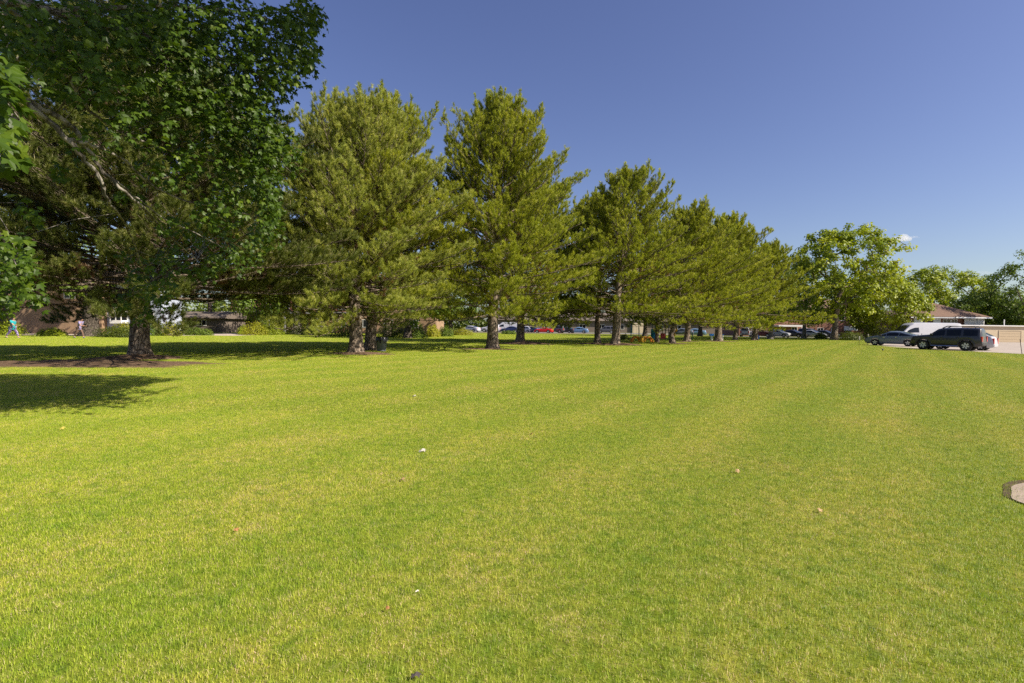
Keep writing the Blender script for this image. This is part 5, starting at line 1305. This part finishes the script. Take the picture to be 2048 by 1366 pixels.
def person(base, heading, label, shirt, pants, shoe, hair_kind, lean=.05, stride=.33, plump=1.0):
    """walks towards local +x; z up"""
    root = empty('person', (base[0], base[1], 0), heading, label, 'person')
    f = plump
    hipz, shz = .90, 1.42
    sx = lean*.5
    J = {}
    J['pel'] = (0, 0, hipz, .13*f); J['wst'] = (lean*.3, 0, 1.08, .125*f); J['chs'] = (lean*.8, 0, 1.28, .145*f); J['nck'] = (lean*1.1, 0, 1.47, .055); J['hd0'] = (lean*1.25+.01, 0, 1.55, .075); J['hd1'] = (lean*1.3+.02, 0, 1.64, .098); J['hd2'] = (lean*1.3, 0, 1.72, .07)
    J['nos'] = (lean*1.3+.12, 0, 1.625, .018)
    for s, nm, fw in ((1, 'l', 1), (-1, 'r', -1)):
        y = s*.10
        J['hip'+nm] = (0, y, hipz-.06, .10*f)
        J['kne'+nm] = (fw*stride*.55+.06, y, .48, .062*f)
        J['ank'+nm] = (fw*stride+(-.05 if fw < 0 else 0), y, .10 if fw > 0 else .16, .04)
        J['toe'+nm] = (fw*stride+(.16 if fw > 0 else .10), y, .05 if fw > 0 else .04, .035)
        J['sho'+nm] = (lean*.95, s*.19, 1.40, .062*f)
        J['elb'+nm] = (lean*.9-fw*.13+.02, s*.25, 1.13, .043*f)
        J['wri'+nm] = (lean*.9-fw*.05+.22, s*.21, 1.05, .028)
        J['plm'+nm] = (lean*.9-fw*.05+.30, s*.20, 1.06, .030)
    names = list(J); ix = {k: i for i, k in enumerate(names)}; verts = [J[k] for k in names]
    ed = [('pel', 'wst'), ('wst', 'chs'), ('chs', 'nck'), ('nck', 'hd0'), ('hd0', 'hd1'), ('hd1', 'hd2'), ('hd1', 'nos')]
    for nm in 'lr': ed += [('pel', 'hip'+nm), ('hip'+nm, 'kne'+nm), ('kne'+nm, 'ank'+nm), ('ank'+nm, 'toe'+nm), ('chs', 'sho'+nm), ('sho'+nm, 'elb'+nm), ('elb'+nm, 'wri'+nm), ('wri'+nm, 'plm'+nm)]
    edges = [(ix[a], ix[b_]) for a, b_ in ed]
    for s, nm in ((1, 'l'), (-1, 'r')):
        p = J['plm'+nm]
        for k in range(4):
            yy = (k-1.5)*.019; Lf = (.065, .078, .072, .055)[k]; q = p
            a0 = len(verts); verts.append((q[0]+.028, q[1]+yy, q[2], .0085)); verts.append((q[0]+.028+Lf*.55, q[1]+yy, q[2]-.008, .008)); verts.append((q[0]+.028+Lf*.85, q[1]+yy, q[2]-.032, .0065))
            edges += [(ix['plm'+nm], a0), (a0, a0+1), (a0+1, a0+2)]
        a0 = len(verts); verts.append((p[0]-.005, p[1]-s*.038, p[2]+.006, .010)); verts.append((p[0]+.03, p[1]-s*.052, p[2], .008)); edges += [(ix['plm'+nm], a0), (a0, a0+1)]
    bd = skin_mesh('body', verts, edges, [M['skin']], root, 2, 0)
    # clothes: shirt with sleeves, trousers, shoes
    def sub(nmlist, edl, grow_, extra=None):
        vv = []; ii = {}
        for k in nmlist:
            q = J[k] if isinstance(k, str) else k; ii[k] = len(vv); vv.append((q[0], q[1], q[2], q[3]+grow_))
        return vv, [(ii[a], ii[b_]) for a, b_ in edl]
    def midj(a, b_, t, r): A, B = J[a], J[b_]; return (A[0]+(B[0]-A[0])*t, A[1]+(B[1]-A[1])*t, A[2]+(B[2]-A[2])*t, r)
    J['hem'] = (0, 0, hipz-.06, .155*f); J['col'] = (lean*1.05, 0, 1.435, .062)
    for nm in 'lr': J['slv'+nm] = midj('sho'+nm, 'elb'+nm, .8, .05*f); J['cuf'+nm] = midj('kne'+nm, 'ank'+nm, .86, .052)
    vv, ee = sub(['pel', 'hem', 'wst', 'chs', 'col', 'shol', 'shor', 'slvl', 'slvr'], [('pel', 'hem'), ('pel', 'wst'), ('wst', 'chs'), ('chs', 'col'), ('chs', 'shol'), ('chs', 'shor'), ('shol', 'slvl'), ('shor', 'slvr')], .022)
    skin_mesh('shirt', vv, ee, [M[shirt]], root, 2)
    vv, ee = sub(['pel', 'hipl', 'hipr', 'knel', 'kner', 'cufl', 'cufr'], [('pel', 'hipl'), ('pel', 'hipr'), ('hipl', 'knel'), ('hipr', 'kner'), ('knel', 'cufl'), ('kner', 'cufr')], .016)
    skin_mesh('trousers', vv, ee, [M[pants]], root, 2)
    for nm in 'lr':
        A, T_ = J['ank'+nm], J['toe'+nm]
        skin_mesh('shoe', [(A[0]-.05, A[1], A[2]-.04, .045), (A[0]+.03, A[1], A[2]-.045, .045), (T_[0], T_[1], T_[2], .04)], [(0, 1), (1, 2)], [M[shoe]], root, 2)
    h = J['hd1']
    hv = [(h[0]-.03, 0, h[2]+.02, .098), (h[0]-.035, 0, h[2]+.075, .085), (h[0]-.06, 0, h[2]-.05, .075)]; he = [(0, 1), (0, 2)]
    if hair_kind == 'bun': hv += [(h[0]-.09, 0, h[2]+.13, .05), (h[0]-.12, 0, h[2]+.15, .045)]; he += [(1, 3), (3, 4)]
    skin_mesh('hair', hv, he, [M['hair']], root, 2)
    # eyes and mouth as tiny marks set into the face
    mb = MB()
    for s in (1, -1):
        mb.lathe([(.001, -.01), (.010, -.005), (.011, 0), (.008, .006), (.001, .009)], 8, c=(h[0]+.088, s*.034, h[2]+.005))
    mb.box(h[0]+.086, h[0]+.094, -.022, .022, h[2]-.058, h[2]-.050); mb.build('face_features', M['dark_wood'], root)
    return root
person(at(25, 676), .12, 'walker in a teal shirt and patterned trousers at the left edge', 'teal_cloth', 'pattern', 'pale_shoe', 'short', lean=.08, stride=.36, plump=1.22)
person(at(158, 676), .0, 'walker in a lilac top and brown trousers with hair in a bun', 'lilac_cloth', 'brown_cloth', 'blue_shoe', 'bun', lean=.2, stride=.30, plump=1.0)

# ------------------------------------------------------------------ clouds
def cloud_mat(name, dens):
    m, n, l, out = new_mat(name)
    v = n.new('ShaderNodeVolumePrincipled'); v.inputs['Color'].default_value = (1, .99, .98, 1); v.inputs['Density'].default_value = dens; v.inputs['Anisotropy'].default_value = .2
    l.new(v.outputs[0], out.inputs['Volume']); return m
def cloud(px, py, wpx, hpx, dens, seed, lumps=14):
    Yc = 900.0; c = pt(px, py, Yc); k = Yc/1024; rg = np.random.default_rng(seed)
    bm = bmesh.new()
    for q in range(lumps):
        u = rg.uniform(-1, 1); r = hpx*k*.5*(1-.55*abs(u))*rg.uniform(.7, 1.1)
        mt = Matrix.Translation((u*wpx*k*.5*.85, rg.uniform(-1, 1)*hpx*k*.5, r*.45*rg.uniform(.2, 1.2))) @ Matrix.Diagonal((1.4*r, 1.2*r, r, 1))
        bmesh.ops.create_icosphere(bm, subdivisions=3, radius=1.0, matrix=mt)
    me = bpy.data.meshes.new('cloud'); bm.to_mesh(me); bm.free(); o = bpy.data.objects.new('cloud', me); C.objects.link(o)
    rm = o.modifiers.new('merge', 'REMESH'); rm.mode = 'VOXEL'; rm.voxel_size = max(.5, hpx*k*.06)
    me.materials.append(cloud_mat('cloud_vapour', dens)); o.location = c; o['kind'] = 'structure'
cloud(1803, 479, 42, 13, .05, 1, 26); cloud(1831, 474.5, 20, 5, .03, 2, 8); cloud(1958, 547, 76, 9, .012, 3, 26); cloud(2012, 552, 50, 7, .010, 4, 18)
print('SCENE OK', len(bpy.data.objects))
